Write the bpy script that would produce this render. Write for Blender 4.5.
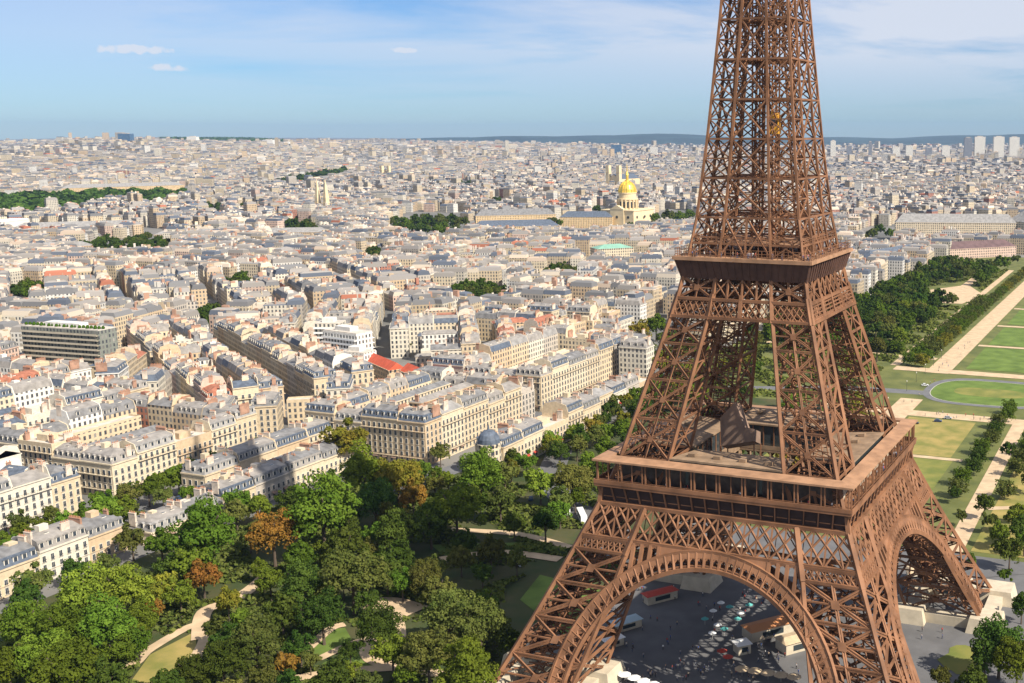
import bpy, bmesh, math, random
import numpy as np
from mathutils import Vector, Matrix

# ------------------------------------------------------------------ clear, camera, sky, sun, exposure
for o in list(bpy.data.objects): bpy.data.objects.remove(o)
scene = bpy.context.scene
col = scene.collection
rad = math.radians

CAM = np.array([108.4, -297.35, 151.5]); YAW = .3637; PIT = .1692
FPX = 1126.7; PCX = 749.8; PCY = 325.7
cam = bpy.data.cameras.new('camera'); cam_o = bpy.data.objects.new('camera', cam); col.objects.link(cam_o)
cam.sensor_width = 36; cam.lens = 36 * FPX / 1024
cam.shift_x = -(PCX - 512) / 1024; cam.shift_y = (PCY - 341.5) / 1024
cam.clip_start = 1; cam.clip_end = 60000
cam_o.location = CAM
cam_o.rotation_euler = (math.pi / 2 - PIT, 0, YAW)
scene.camera = cam_o

SUN_EL = rad(42); SUN_H = (.970, -.243)          # horizontal direction towards the sun
sx, sy = SUN_H; n_ = math.hypot(sx, sy); sx /= n_; sy /= n_
SUNV = Vector((sx * math.cos(SUN_EL), sy * math.cos(SUN_EL), math.sin(SUN_EL)))
sun = bpy.data.lights.new('sun', 'SUN'); sun.energy = 5.0; sun.angle = rad(.5); sun.color = (1, .92, .79)
sun_o = bpy.data.objects.new('sun', sun); col.objects.link(sun_o)
sun_o.rotation_euler = SUNV.to_track_quat('Z', 'Y').to_euler(); sun_o.location = SUNV * 800

world = bpy.data.worlds.new('World'); scene.world = world; world.use_nodes = True
scene.view_settings.view_transform = 'Standard'; scene.view_settings.look = 'None'
scene.view_settings.gamma = 1; scene.view_settings.exposure = .66
scene.view_settings.use_curve_mapping = False

def build_world():
    nt = world.node_tree; N = nt.nodes; L = nt.links
    N.clear()
    out = N.new('ShaderNodeOutputWorld'); bg = N.new('ShaderNodeBackground')
    sky = N.new('ShaderNodeTexSky'); sky.sky_type = 'NISHITA'; sky.sun_disc = False
    sky.sun_elevation = SUN_EL; sky.sun_rotation = math.atan2(sx, sy)
    sky.altitude = 150; sky.air_density = 1.0; sky.dust_density = .1; sky.ozone_density = 4.0
    tc = N.new('ShaderNodeTexCoord')
    sep = N.new('ShaderNodeSeparateXYZ'); L.new(tc.outputs['Generated'], sep.inputs[0])
    # cloud layer: view direction projected on a plane high above
    def mth(op, a, b=None):
        m = N.new('ShaderNodeMath'); m.operation = op
        for i, v in enumerate((a, b)):
            if v is None: continue
            if isinstance(v, (int, float)): m.inputs[i].default_value = v
            else: L.new(v, m.inputs[i])
        return m.outputs[0]
    z = mth('ADD', mth('MAXIMUM', sep.outputs[2], 0.0), .07)
    px = mth('DIVIDE', sep.outputs[0], z); py = mth('DIVIDE', sep.outputs[1], z)
    comb = N.new('ShaderNodeCombineXYZ'); L.new(px, comb.inputs[0]); L.new(py, comb.inputs[1])
    n1 = N.new('ShaderNodeTexNoise'); n1.inputs['Scale'].default_value = .34; n1.inputs['Detail'].default_value = 8
    n1.inputs['Roughness'].default_value = .58; n1.inputs['Distortion'].default_value = .35
    L.new(comb.outputs[0], n1.inputs['Vector'])
    r1 = N.new('ShaderNodeValToRGB'); r1.color_ramp.elements[0].position = .34; r1.color_ramp.elements[1].position = .50
    L.new(n1.outputs[0], r1.inputs[0])
    # more veil clouds towards the right hand (south) part of the sky and high up
    side = mth('ADD', mth('MULTIPLY', sep.outputs[0], 1.0), 1.25)
    side = mth('MAXIMUM', mth('MINIMUM', side, 1.0), .35)
    low = mth('MINIMUM', mth('MULTIPLY', mth('MAXIMUM', mth('SUBTRACT', sep.outputs[2], .01), 0), 16), 1)
    veil = mth('MULTIPLY', mth('MULTIPLY', r1.outputs[0], side), low)
    veil = mth('MULTIPLY', veil, .85)
    total = veil
    # three small fair-weather clouds
    def puff(d, half_w, half_h, total):
        a = math.atan2(d[1], d[0]); el = math.asin(d[2])
        az = mth('ARCTAN2', sep.outputs[1], sep.outputs[0])
        e = mth('ARCSINE', sep.outputs[2])
        du = mth('DIVIDE', mth('SUBTRACT', az, a), half_w); dv = mth('DIVIDE', mth('SUBTRACT', e, el), half_h)
        r = mth('ADD', mth('MULTIPLY', du, du), mth('MULTIPLY', dv, dv))
        nn = N.new('ShaderNodeTexNoise'); nn.inputs['Scale'].default_value = 130; nn.inputs['Detail'].default_value = 5
        L.new(tc.outputs['Generated'], nn.inputs['Vector'])
        m = mth('SUBTRACT', mth('ADD', 1.0, mth('MULTIPLY', mth('SUBTRACT', nn.outputs[0], .5), 2.6)), r)
        m = mth('MAXIMUM', mth('MINIMUM', mth('MULTIPLY', m, 1.1), .85), 0)
        return mth('MAXIMUM', total, m)
    for (qx, qy, hw, hh) in ((133, 49, 36, 4.6), (168, 68, 18, 4), (405, 50, 18, 3.4)):
        total = puff(ray(qx, qy), hw / FPX, hh / FPX, total)
    mix = N.new('ShaderNodeMixRGB'); L.new(total, mix.inputs[0])
    tint = N.new('ShaderNodeMixRGB'); tint.blend_type = 'MULTIPLY'; tint.inputs[0].default_value = 1
    tint.inputs[2].default_value = SKY_TINT
    L.new(sky.outputs[0], tint.inputs[1])
    L.new(tint.outputs[0], mix.inputs[1]); mix.inputs[2].default_value = (8.8, 9.2, 10.2, 1)
    L.new(mix.outputs[0], bg.inputs[0]); bg.inputs[1].default_value = .055
    L.new(bg.outputs[0], out.inputs[0])
SKY_TINT = (.68, .94, 1.32, 1)

# ------------------------------------------------------------------ view maths (used to lay out ground positions)
_cy, _sy, _cp, _sp = math.cos(YAW), math.sin(YAW), math.cos(PIT), math.sin(PIT)
_Fh = np.array([-_sy, _cy, 0.]); _R = np.array([_cy, _sy, 0.]); _Z = np.array([0, 0, 1.])
_fw = _Fh * _cp - _Z * _sp; _up = _Fh * _sp + _Z * _cp
def ray(px, py):
    d = _fw + _R * (px - PCX) / FPX - _up * (py - PCY) / FPX
    return d / np.linalg.norm(d)
def at(px, py, z=0.):
    d = ray(px, py); t = (z - CAM[2]) / d[2]
    p = CAM + d * t; return (float(p[0]), float(p[1]))
def proj(x, y, z=0.):
    d = np.array([x, y, z]) - CAM; D = d @ _fw
    return PCX + FPX * (d @ _R) / D, PCY - FPX * (d @ _up) / D, D
build_world()
rng = random.Random(7)
nrg = np.random.default_rng(11)

# ------------------------------------------------------------------ object helpers
def tag(o, label=None, cat=None, group=None, kind=None):
    if label: o['label'] = label
    if cat: o['category'] = cat
    if group: o['group'] = group
    if kind: o['kind'] = kind
    return o
def empty(name, loc, rz=0, label=None, cat=None, group=None):
    o = bpy.data.objects.new(name, None); col.objects.link(o); o.location = loc; o.rotation_euler = (0, 0, rz)
    o.empty_display_size = .1
    return tag(o, label, cat, group)
class MB:
    """collects faces, builds ONE mesh object"""
    def __init__(s): s.v = []; s.f = []; s.m = []
    def face(s, pts, m=0):
        i = len(s.v); s.v.extend(tuple(map(float, p)) for p in pts); s.f.append(tuple(range(i, i + len(pts)))); s.m.append(m)
    def hexa(s, c, m=0, skip=()):
        i = len(s.v); s.v.extend(tuple(map(float, p)) for p in c)
        for k, q in enumerate(((0, 3, 2, 1), (4, 5, 6, 7), (0, 1, 5, 4), (1, 2, 6, 5), (2, 3, 7, 6), (3, 0, 4, 7))):
            if k in skip: continue
            s.f.append(tuple(i + j for j in q)); s.m.append(m)
    def box(s, x0, x1, y0, y1, z0, z1, m=0, skip=()):
        s.hexa([(x0, y0, z0), (x1, y0, z0), (x1, y1, z0), (x0, y1, z0), (x0, y0, z1), (x1, y0, z1), (x1, y1, z1), (x0, y1, z1)], m, skip)
    def beam(s, a, b, w, h=None, m=0, upv=None):
        a = Vector(a); b = Vector(b); d = b - a
        if d.length < 1e-6: return
        d.normalize(); u = Vector(upv) if upv is not None else Vector((0, 0, 1))
        if abs(d.dot(u)) > .98: u = Vector((1, 0, 0))
        r = d.cross(u).normalized(); u = r.cross(d); h = h or w
        r = r * (w / 2); u = u * (h / 2)
        i = len(s.v)
        for p in (a, b):
            for q in (p - r - u, p + r - u, p + r + u, p - r + u): s.v.append(tuple(q))
        for q in ((0, 1, 5, 4), (1, 2, 6, 5), (2, 3, 7, 6), (3, 0, 4, 7), (3, 2, 1, 0), (4, 5, 6, 7)):
            s.f.append(tuple(i + j for j in q)); s.m.append(m)
    def lathe(s, prof, n=16, c=(0, 0), m=0, cap=True):
        i = len(s.v)
        for (r, z) in prof:
            for k in range(n):
                a = 2 * math.pi * k / n; s.v.append((c[0] + r * math.cos(a), c[1] + r * math.sin(a), z))
        for j in range(len(prof) - 1):
            for k in range(n):
                k2 = (k + 1) % n
                s.f.append((i + j * n + k, i + j * n + k2, i + (j + 1) * n + k2, i + (j + 1) * n + k)); s.m.append(m)
        if cap:
            s.f.append(tuple(i + (len(prof) - 1) * n + k for k in range(n))); s.m.append(m)
    def mesh(s, name, mats):
        me = bpy.data.meshes.new(name); me.from_pydata(s.v, [], s.f)
        if not isinstance(mats, (list, tuple)): mats = [mats]
        for x in mats: me.materials.append(x)
        if len(mats) > 1: me.polygons.foreach_set('material_index', s.m)
        me.update(); return me
    def build(s, name, mats, parent=None, **k):
        return link(name, s.mesh(name, mats), parent)
def link(name, me, parent=None, loc=None, rz=None):
    o = bpy.data.objects.new(name, me); col.objects.link(o)
    if parent is not None: o.parent = parent
    if loc is not None: o.location = loc
    if rz is not None: o.rotation_euler = (0, 0, rz)
    return o
def copy_tree(o, parent=None):
    c = o.copy(); col.objects.link(c)
    if parent is not None: c.parent = parent
    for ch in [x for x in o.children]: copy_tree(ch, c)
    return c

# ------------------------------------------------------------------ materials
def mat(name, c, rough=.8, metal=0, var=.0, scale=1.0, c2=None, spec=.3, objvar=0, bump=0, detail=6):
    m = bpy.data.materials.new(name); m.use_nodes = True
    nt = m.node_tree; N = nt.nodes; L = nt.links; b = N['Principled BSDF']
    b.inputs['Base Color'].default_value = (*c, 1); b.inputs['Roughness'].default_value = rough
    b.inputs['Metallic'].default_value = metal; b.inputs['Specular IOR Level'].default_value = spec
    last = None
    if var or c2 is not None:
        tc = N.new('ShaderNodeTexCoord'); no = N.new('ShaderNodeTexNoise')
        no.inputs['Scale'].default_value = scale; no.inputs['Detail'].default_value = detail
        L.new(tc.outputs['Object'], no.inputs['Vector'])
        mx = N.new('ShaderNodeMixRGB'); ra = N.new('ShaderNodeValToRGB')
        ra.color_ramp.elements[0].position = .35; ra.color_ramp.elements[1].position = .65
        L.new(no.outputs[0], ra.inputs[0]); L.new(ra.outputs[0], mx.inputs[0])
        a = c2 if c2 is not None else tuple(x * (1 - var) for x in c)
        mx.inputs[1].default_value = (*a, 1); mx.inputs[2].default_value = (*(c if c2 is not None else tuple(min(1, x * (1 + var)) for x in c)), 1)
        last = mx.outputs[0]
        if bump:
            bp = N.new('ShaderNodeBump'); bp.inputs['Strength'].default_value = bump; bp.inputs['Distance'].default_value = .1
            L.new(no.outputs[0], bp.inputs['Height']); L.new(bp.outputs[0], b.inputs['Normal'])
    if objvar:
        oi = N.new('ShaderNodeObjectInfo'); hs = N.new('ShaderNodeHueSaturation')
        mr = N.new('ShaderNodeMapRange'); mr.inputs[3].default_value = 1 - objvar; mr.inputs[4].default_value = 1 + objvar
        L.new(oi.outputs['Random'], mr.inputs[0]); L.new(mr.outputs[0], hs.inputs['Value'])
        if last is None: hs.inputs['Color'].default_value = (*c, 1)
        else: L.new(last, hs.inputs['Color'])
        last = hs.outputs[0]
    if last is not None: L.new(last, b.inputs['Base Color'])
    return m
M = {}
M['iron'] = mat('iron_paint', (.205, .098, .050), .7, var=.3, scale=.16, spec=.25)
M['iron_overhang_shade'] = mat('frieze_iron_shaded', (.034, .019, .016), .8, var=.2, scale=.4)  # shade under the gallery overhang put into the frieze colour
M['deck'] = mat('deck_boards', (.26, .175, .11), .85, var=.25, scale=.3)
M['roof_tan'] = mat('gallery_roof_paint', (.33, .185, .105), .75, var=.2, scale=.3)
M['glass_dark'] = mat('dark_glass', (.035, .045, .05), .12, spec=.6)
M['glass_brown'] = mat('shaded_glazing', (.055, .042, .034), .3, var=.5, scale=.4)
M['glass_pale'] = mat('pale_glazing', (.42, .36, .28), .4, var=.3, scale=.5)  # paler glazing, used on one gallery face only
M['stone'] = mat('pale_masonry', (.50, .43, .32), .9, var=.1, scale=.4)
M['iron_cove_shade'] = mat('cove_iron_shaded', (.085, .043, .03), .75, var=.2, scale=.4)  # tower iron with the shade beneath the second platform painted in
M['canvas'] = mat('grey_brown_canvas', (.23, .155, .115), .9, var=.12, scale=.5)
M['yellow'] = mat('yellow_cabin_paint', (.72, .36, .04), .4)
M['white'] = mat('white_paint', (.8, .8, .78), .5)
M['red'] = mat('red_cloth', (.42, .06, .04), .8)
M['gold'] = mat('gilded_lead', (.83, .56, .10), .38, metal=.55, var=.15, scale=.3)
M['trunk'] = mat('bark', (.10, .075, .055), .95)
M['tyre'] = mat('black_rubber', (.02, .02, .02), .9)

# ------------------------------------------------------------------ haze
def haze():
    mb = MB(); mb.box(-17500, 6000, -2500, 19500, -6, 330)
    m = bpy.data.materials.new('haze_air'); m.use_nodes = True; nt = m.node_tree; nt.nodes.clear()
    o = nt.nodes.new('ShaderNodeOutputMaterial'); v = nt.nodes.new('ShaderNodeVolumePrincipled')
    v.inputs['Color'].default_value = (.44, .66, 1, 1); v.inputs['Density'].default_value = HAZE
    v.inputs['Anisotropy'].default_value = .2
    nt.links.new(v.outputs[0], o.inputs['Volume'])
    tag(mb.build('haze', m), kind='stuff', label='thin blue summer haze over the far city')
HAZE = 2.9e-5
# ------------------------------------------------------------------ ground
def terrain(x, y):
    """low hills at the far edge of the city"""
    x = np.asarray(x, float); y = np.asarray(y, float)
    d = np.hypot(x - CAM[0], y - CAM[1])
    ang = np.arctan2(x - CAM[0], y - CAM[1])           # 0 = +Y, negative = left
    h = 78 * np.exp(-((ang + .86) / .13) ** 2) * np.clip((d - 3800) / 3000, 0, 1)
    h += 44 * np.exp(-((ang + .64) / .13) ** 2) * np.clip((d - 5000) / 3500, 0, 1)
    return h
def ground():
    xs = np.concatenate([np.linspace(-17000, -2500, 42), np.linspace(-2300, 1200, 12), np.linspace(1500, 5500, 5)])
    ys = np.concatenate([np.linspace(-2400, 2400, 14), np.linspace(2700, 19000, 46)])
    mb = MB(); X, Y = np.meshgrid(xs, ys); Z = terrain(X, Y)
    nx = len(xs)
    mb.v = [(float(a), float(b), float(c)) for a, b, c in zip(X.ravel(), Y.ravel(), Z.ravel())]
    for j in range(len(ys) - 1):
        for i in range(nx - 1):
            k = j * nx + i; mb.f.append((k, k + 1, k + nx + 1, k + nx)); mb.m.append(0)
    m = mat('city_ground', (.20, .19, .175), .95, c2=(.11, .11, .105), scale=.012, detail=10)
    o = mb.build('ground', m); tag(o, kind='structure')
    for p in o.data.polygons: p.use_smooth = True
def sheet(name, pts, m, z, kind='structure', label=None):
    mb = MB(); 
    if _area(pts) < 0: pts = pts[::-1]
    mb.face([(p[0], p[1], z) for p in pts]); o = mb.build(name, m); tag(o, label, kind=kind); return o
def _area(p):
    return sum(p[i][0] * p[(i + 1) % len(p)][1] - p[(i + 1) % len(p)][0] * p[i][1] for i in range(len(p))) / 2
PATHS_Q = []
def strip(name, pts, w, m, z, label=None):
    """a path: ribbon along a polyline"""
    mb = MB(); P = [Vector((p[0], p[1], 0)) for p in pts]; L = []; Rr = []; PATHS_Q.append((w, pts)); z = z + .004 * len(PATHS_Q)
    # smooth with Catmull-Rom
    Q = []
    for i in range(len(P) - 1):
        p0 = P[max(i - 1, 0)]; p1 = P[i]; p2 = P[i + 1]; p3 = P[min(i + 2, len(P) - 1)]
        for k in range(6):
            t = k / 6; Q.append(.5 * ((2 * p1) + (p2 - p0) * t + (2 * p0 - 5 * p1 + 4 * p2 - p3) * t * t + (-p0 + 3 * p1 - 3 * p2 + p3) * t ** 3))
    Q.append(P[-1])
    for i, q in enumerate(Q):
        d = (Q[min(i + 1, len(Q) - 1)] - Q[max(i - 1, 0)]).normalized(); n = Vector((-d.y, d.x, 0)) * w / 2
        L.append(q + n); Rr.append(q - n)
    for i in range(len(Q) - 1):
        mb.face([(Rr[i].x, Rr[i].y, z), (Rr[i + 1].x, Rr[i + 1].y, z), (L[i + 1].x, L[i + 1].y, z), (L[i].x, L[i].y, z)])
    o = mb.build(name, m); tag(o, label, kind='structure'); return o

ground()
M['lawn'] = mat('lawn', (.22, .205, .05), .95, c2=(.12, .145, .03), scale=.09, detail=9)
M['lawn_green'] = mat('green_lawn', (.13, .19, .035), .95, c2=(.08, .125, .02), scale=.1, detail=9)
M['lawn_dry'] = mat('dry_lawn', (.33, .25, .08), .95, c2=(.17, .17, .04), scale=.1, detail=9)
M['sand'] = mat('sand_path', (.50, .37, .235), .95, var=.14, scale=.2)
M['paving'] = mat('grey_paving', (.125, .123, .125), .9, var=.12, scale=.15)
M['asphalt'] = mat('asphalt', (.14, .14, .145), .9, var=.12, scale=.2)
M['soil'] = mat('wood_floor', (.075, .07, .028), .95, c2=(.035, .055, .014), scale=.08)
M['field'] = mat('rough_grass', (.15, .155, .045), .95, c2=(.085, .10, .028), scale=.07, detail=9)
M['kerb'] = mat('kerb_stone', (.5, .47, .42), .9)
A = at
# park north-east of the tower (left of it in the photo)
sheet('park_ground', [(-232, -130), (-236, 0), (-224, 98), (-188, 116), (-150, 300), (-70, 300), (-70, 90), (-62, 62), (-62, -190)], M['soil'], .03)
# square under the tower and the ground in front of it
sheet('esplanade', [(-62, -200), (110, -200), (110, 96), (-62, 96)], M['paving'], .05)
# Field beyond the tower
sheet('field_ground', [(-190, 300), (-150, 300), (-70, 300), (-70, 96), (130, 96), (130, 1120), (-150, 1120), (-150, 640), (-190, 560)], M['field'], .04)
sheet('lawn', [(-22, 152), (16, 152), (16, 212), (-22, 212)], M['lawn'], .10)
sheet('lawn', [(-22, 218), (14, 218), (14, 288), (-22, 288)], M['lawn_dry'], .10)
strip('sand_path', [(-24, 215), (20, 215)], 4, M['sand'], .12)
strip('sand_path', [(-30, 120), (-30, 330)], 13, M['sand'], .11)
strip('sand_path', [(-75, 297), (40, 297)], 12, M['sand'], .13)
sheet('lawn', [(-60, 160), (-38, 160), (-38, 290), (-70, 290), (-70, 160)], M['lawn'], .10)
road = strip('road', [(-190, 300), (-120, 325), (-60, 345), (60, 345), (140, 325)], 11, M['asphalt'], .08)
# oval green ringed by a road
def oval(name, cx, cy, ax, ay, m, z, inner=None):
    mb = MB(); n = 48
    pts = [(cx + ax * math.copysign(abs(math.cos(t)) ** .6, math.cos(t)), cy + ay * math.copysign(abs(math.sin(t)) ** .8, math.sin(t))) for t in [2 * math.pi * k / n for k in range(n)]]
    mb.face([(p[0], p[1], z) for p in pts]); o = mb.build(name, m); tag(o, kind='structure')
oval('road', 10, 361, 38.5, 36.5, M['asphalt'], .16)
oval('kerb', 10, 360, 34.4, 31.4, M['kerb'], .24)
oval('lawn', 10, 360, 34, 31, M['lawn_green'], .28)
oval('lawn', 10, 360, 21, 11, M['lawn'], .31)
strip('sand_path', [(-60, 412), (40, 412)], 12, M['sand'], .20)
strip('sand_path', [(-31, 405), (-31, 1000)], 15, M['sand'], .18)
for y0 in (425, 515, 610, 700, 790):
    sheet('lawn', [(-16, y0), (30, y0), (30, y0 + 80), (-16, y0 + 80)], M['lawn_green'], .2)
    strip('sand_path', [(-22, y0 + 85), (34, y0 + 85)], 6, M['sand'], .22)
strip('sand_path', [(-170, 470), (-95, 455), (-40, 450)], 7, M['sand'], .17)
strip('sand_path', [(-62, 420), (-64, 980)], 6, M['sand'], .16)
sheet('sand_clearing', [A(935, 303), A(930, 290), A(968, 285), A(985, 296), A(962, 304)], M['sand'], .25)
strip('sand_path', [A(952, 296), A(990, 268)], 9, M['sand'], .24)
# right hand side by the far leg
strip('paved_path', [(38, 96), (36, 300)], 7, M['sand'], .14)
sheet('lawn', [(44, 100), (100, 100), (100, 330), (46, 330)], M['lawn_dry'], .12)
strip('sand_path', [(42, 150), (75, 170), (100, 210)], 4, M['sand'], .15)
strip('road', [(30, 62), (56, 84), (75, 90), (120, 78)], 9, M['paving'], .12)
sheet('lawn', [A(962 + (20 + 6 * math.sin(t * 2.1)) * math.cos(t * .45), 660 + 15 * math.sin(t * .45)) for t in range(14)], M['lawn'], .14)
# quay-side avenue in the park: light paved with cars and a coach
strip('avenue', [(-70, 60), (-98, 78), (-122, 96), (-146, 122), (-168, 170)], 12, M['paving'], .14)
strip('avenue', [(-98, 78), (-92, 60), (-80, 50), (-62, 46)], 8, M['paving'], .13)
# park paths and lawns, lower left
for pts, w in (([A(70, 683), A(128, 668), A(150, 650), A(196, 625), A(205, 640), A(180, 683)], 3.6),
               ([A(200, 640), A(205, 612), A(235, 600), A(262, 580), A(258, 575)], 5), ([A(318, 660), A(350, 645), A(368, 640)], 3.2),
               ([A(290, 680), A(340, 672), A(400, 668)], 4), ([A(305, 652), A(330, 630), A(345, 625)], 3.4), ([A(365, 605), A(390, 604), A(418, 612)], 9),
               ([A(368, 640), A(372, 660), A(420, 672), A(470, 676)], 4.5), ([A(395, 605), A(400, 640), A(368, 642)], 3), ([A(440, 560), A(500, 553), A(560, 560)], 5),
               ([A(450, 530), A(520, 535), A(570, 548)], 4)):
    strip('sand_path', pts, w, M['sand'], .17 + .01 * w)
sheet('lawn', [A(308, 650), A(325, 630), A(345, 628), A(352, 640), A(320, 658)], M['lawn_green'], .13)
sheet('lawn', [A(322, 664), A(350, 650), A(372, 648), A(400, 652), A(405, 664), A(340, 670)], M['lawn_green'], .14)
sheet('lawn', [A(130, 683), A(150, 655), A(195, 632), A(200, 683)], M['lawn_dry'], .13)
sheet('lawn', [A(520, 600), A(540, 575), A(600, 590), A(570, 640)], M['lawn_green'], .13)
sheet('lawn', [A(430, 545), A(545, 542), A(560, 552), A(445, 556)], M['lawn_green'], .13)
# streets among the houses: asphalt with kerbed pavements
strip('street', [(-262, -160), (-278, -60), (-281, 20), (-276, 110), (-268, 135)], 14, M['asphalt'], .10)
strip('pavement', [(-252, -160), (-268, -60), (-271, 20), (-266, 104)], 5, M['kerb'], .14)
strip('street', [(-262, 130), (-222, 108), (-195, 110), (-195, 400)], 11, M['asphalt'], .11)
strip('street', [(-290, 160), (-331, 182), (-540, 312)], 11, M['asphalt'], .12)
strip('street', [(-196, 218), (-300, 220)], 11, M['asphalt'], .13)

# hills on the horizon
def hills():
    mb = MB(); n = 90
    rows = []
    for j, (dd, base) in enumerate(((11800, 0), (12800, 45), (13900, 95), (15000, 150), (16000, 130), (17000, 0))):
        row = []
        for i in range(n):
            a = -.78 + i * (.78 + .52) / (n - 1)
            f = .72 + .16 * math.sin(i * .23 + j) + .12 * math.sin(i * .61 + 2 * j)
            ends = min(1, .45 + i / 30)
            z = base * f * (.25 + .75 * ends) if base else -4
            row.append((CAM[0] + dd * math.sin(a), CAM[1] + dd * math.cos(a), z))
        rows.append(row)
    mb.v = [p for r in rows for p in r]
    for j in range(len(rows) - 1):
        for i in range(n - 1):
            k = j * n + i; mb.f.append((k, k + 1, k + n + 1, k + n)); mb.m.append(0)
    o = mb.build('hills', mat('wooded_hills', (.03, .055, .06), .95, var=.3, scale=.002)); tag(o, kind='structure')
    for p in o.data.polygons: p.use_smooth = True
hills()
# ------------------------------------------------------------------ the iron tower
_PZ = [0, 12, 26, 40, 52, 58, 64, 107, 113, 118, 122, 151, 187, 220, 250, 276]
_PH = [60, 53.8, 47.0, 40.6, 35.3, 33.0, 30.9, 18.8, 17.6, 16.6, 15.4, 12.3, 9.2, 7.2, 5.8, 4.9]
def H(z): return float(np.interp(z, _PZ, _PH))
def W(z): return float(np.interp(z, [0, 40, 52, 64, 107, 122, 151, 187, 230, 276], [24, 15.6, 13.8, 14.4, 10.4, 8.6, 7.2, 5.9, 5.6, 4.4]))
def rot(k, p):
    x, y, z = p
    for _ in range(k): x, y = -y, x
    return (x, y, z)
def Fp(k, u, z, off=0): return rot(k, (u, -(H(z) + off), z))      # a point on face k
def lbeam(mb, a, b, w, m=0):
    """a built-up member: two thin flanges with lacing between them"""
    a = Vector(a); b = Vector(b); d = b - a; L_ = d.length
    if L_ < 3: mb.beam(a, b, w * .8); return
    d.normalize(); r = d.cross(Vector((a.y, -a.x, 0)).cross(Vector((0, 0, 1))) + Vector((1e-4, 0, 0)))
    if r.length < 1e-3: r = d.cross(Vector((0, 0, 1)))
    r = r.normalized() * w * .36
    mb.beam(a + r, b + r, w * .5); mb.beam(a - r, b - r, w * .5)
    n = max(3, int(L_ / (w * 2.2)))
    for i in range(n):
        p0 = a + (b - a) * (i / n); p1 = a + (b - a) * ((i + 1) / n); s = 1 if i % 2 else -1
        mb.beam(p0 + r * s, p1 - r * s, w * .2)
def truss_panel(mb, P, zs, wch, wbr, mid=True, star=False, upv=None):
    """P(s,z): s in 0..1 across the panel.  X bracing per bay with horizontals."""
    for i in range(len(zs) - 1):
        a, b = zs[i], zs[i + 1]; c = (a + b) / 2
        lbeam(mb, P(0, a), P(1, b), wbr); lbeam(mb, P(1, a), P(0, b), wbr)
        lbeam(mb, P(0, b), P(1, b), wbr)
        if mid: mb.beam(P(0, c), P(1, c), wbr * .5)
        if star: lbeam(mb, P(.5, a), P(.5, b), wbr * .9)
        # gusset plate where the braces cross
        p = Vector(P(.5, c)); 
        d1 = (Vector(P(1, c)) - Vector(P(0, c))).normalized() * wbr * 1.3; d2 = (Vector(P(.5, b)) - Vector(P(.5, a))).normalized() * wbr * 1.3
        nn = d1.cross(d2).normalized() * (wbr * .62)
        mb.face([p - d1 - d2 + nn, p + d1 - d2 + nn, p + d1 + d2 + nn, p - d1 + d2 + nn]); mb.face([p - d1 - d2 - nn, p - d1 + d2 - nn, p + d1 + d2 - nn, p + d1 - d2 - nn])
def leg_box(sgx, sgy, zs, wch, wbr, star=False, guts=True, inner=True):
    mb = MB()
    def C(a, b, z):      # a,b 0 outer 1 inner in x and y
        h, w = H(z), W(z); return (sgx * (h - a * w), sgy * (h - b * w), z)
    for (a, b) in ((0, 0), (1, 0), (0, 1), (1, 1)):
        for i in range(len(zs) - 1): mb.beam(C(a, b, zs[i]), C(a, b, zs[i + 1]), wch if (a, b) != (1, 1) else wch * .8)
    for k, f in enumerate((lambda s, z: C(s, 0, z), lambda s, z: C(0, s, z), lambda s, z: C(s, 1, z), lambda s, z: C(1, s, z))):
        if k >= 2 and not inner: continue
        truss_panel(mb, f, zs, wch, wbr if k < 2 else wbr * .85, star=star and k < 2)
    if guts:   # lift rails, stairs and diaphragm bracing inside the leg
        for i in range(len(zs) - 1):
            a, b = zs[i], zs[i + 1]; c = (a + b) / 2
            for z in (a, c, b):
                mb.beam(C(0, 0, z), C(1, 1, z), wbr * .38); mb.beam(C(1, 0, z), C(0, 1, z), wbr * .38)
            for (s, t) in ((.33, .36), (.62, .36), (.33, .66), (.62, .66)):
                mb.beam(C(s, t, a), C(s, t, b), wbr * .4)
            n = 4
            for q in range(n):
                z0 = a + (b - a) * q / n; z1 = a + (b - a) * (q + 1) / n
                mb.beam(C(.15 if q % 2 else .85, .5, z0), C(.85 if q % 2 else .15, .5, z1), wbr * .32)
                mb.beam(C(.5, .2 if q % 2 else .8, z0), C(.5, .8 if q % 2 else .2, z1), wbr * .3)
                mb.beam(C(.2, .34, z1), C(.75, .34, z1), wbr * .4)
    return mb
def lattice2(mb, P, n, w, vert=True, run=1.5):
    for i in range(-2, n + 1):
        for sg in (1, -1):
            s0, s1 = i / n, (i + run) / n
            if sg < 0: s0, s1 = s1, s0
            ta, tb = 0., 1.
            def cut(v): return (v - s0) / (s1 - s0)
            lo, hi = sorted((cut(0.), cut(1.))); ta, tb = max(0., lo), min(1., hi)
            if tb - ta < .02: continue
            mb.beam(P(s0 + (s1 - s0) * ta, ta), P(s0 + (s1 - s0) * tb, tb), w)
    if vert:
        for i in range(n + 1): mb.beam(P(i / n, 0), P(i / n, 1), w * .8)
def lattice(mb, P, n, w, vert=True):
    """diamond lattice across a panel P(s,t), n cells"""
    for i in range(n):
        a, b = i / n, (i + 1) / n
        mb.beam(P(a, 0), P(b, 1), w); mb.beam(P(b, 0), P(a, 1), w)
        if vert: mb.beam(P(a, 0), P(a, 1), w * .9)
    if vert: mb.beam(P(1, 0), P(1, 1), w * .9)
SG = ((-1, -1), (1, -1), (1, 1), (-1, 1))
LEGPOS = ('nearest the park trees on the left', 'nearest the camera at the bottom of the photo', 'standing on the pale footing at the right edge', 'hidden behind the arch on the far side')
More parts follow.
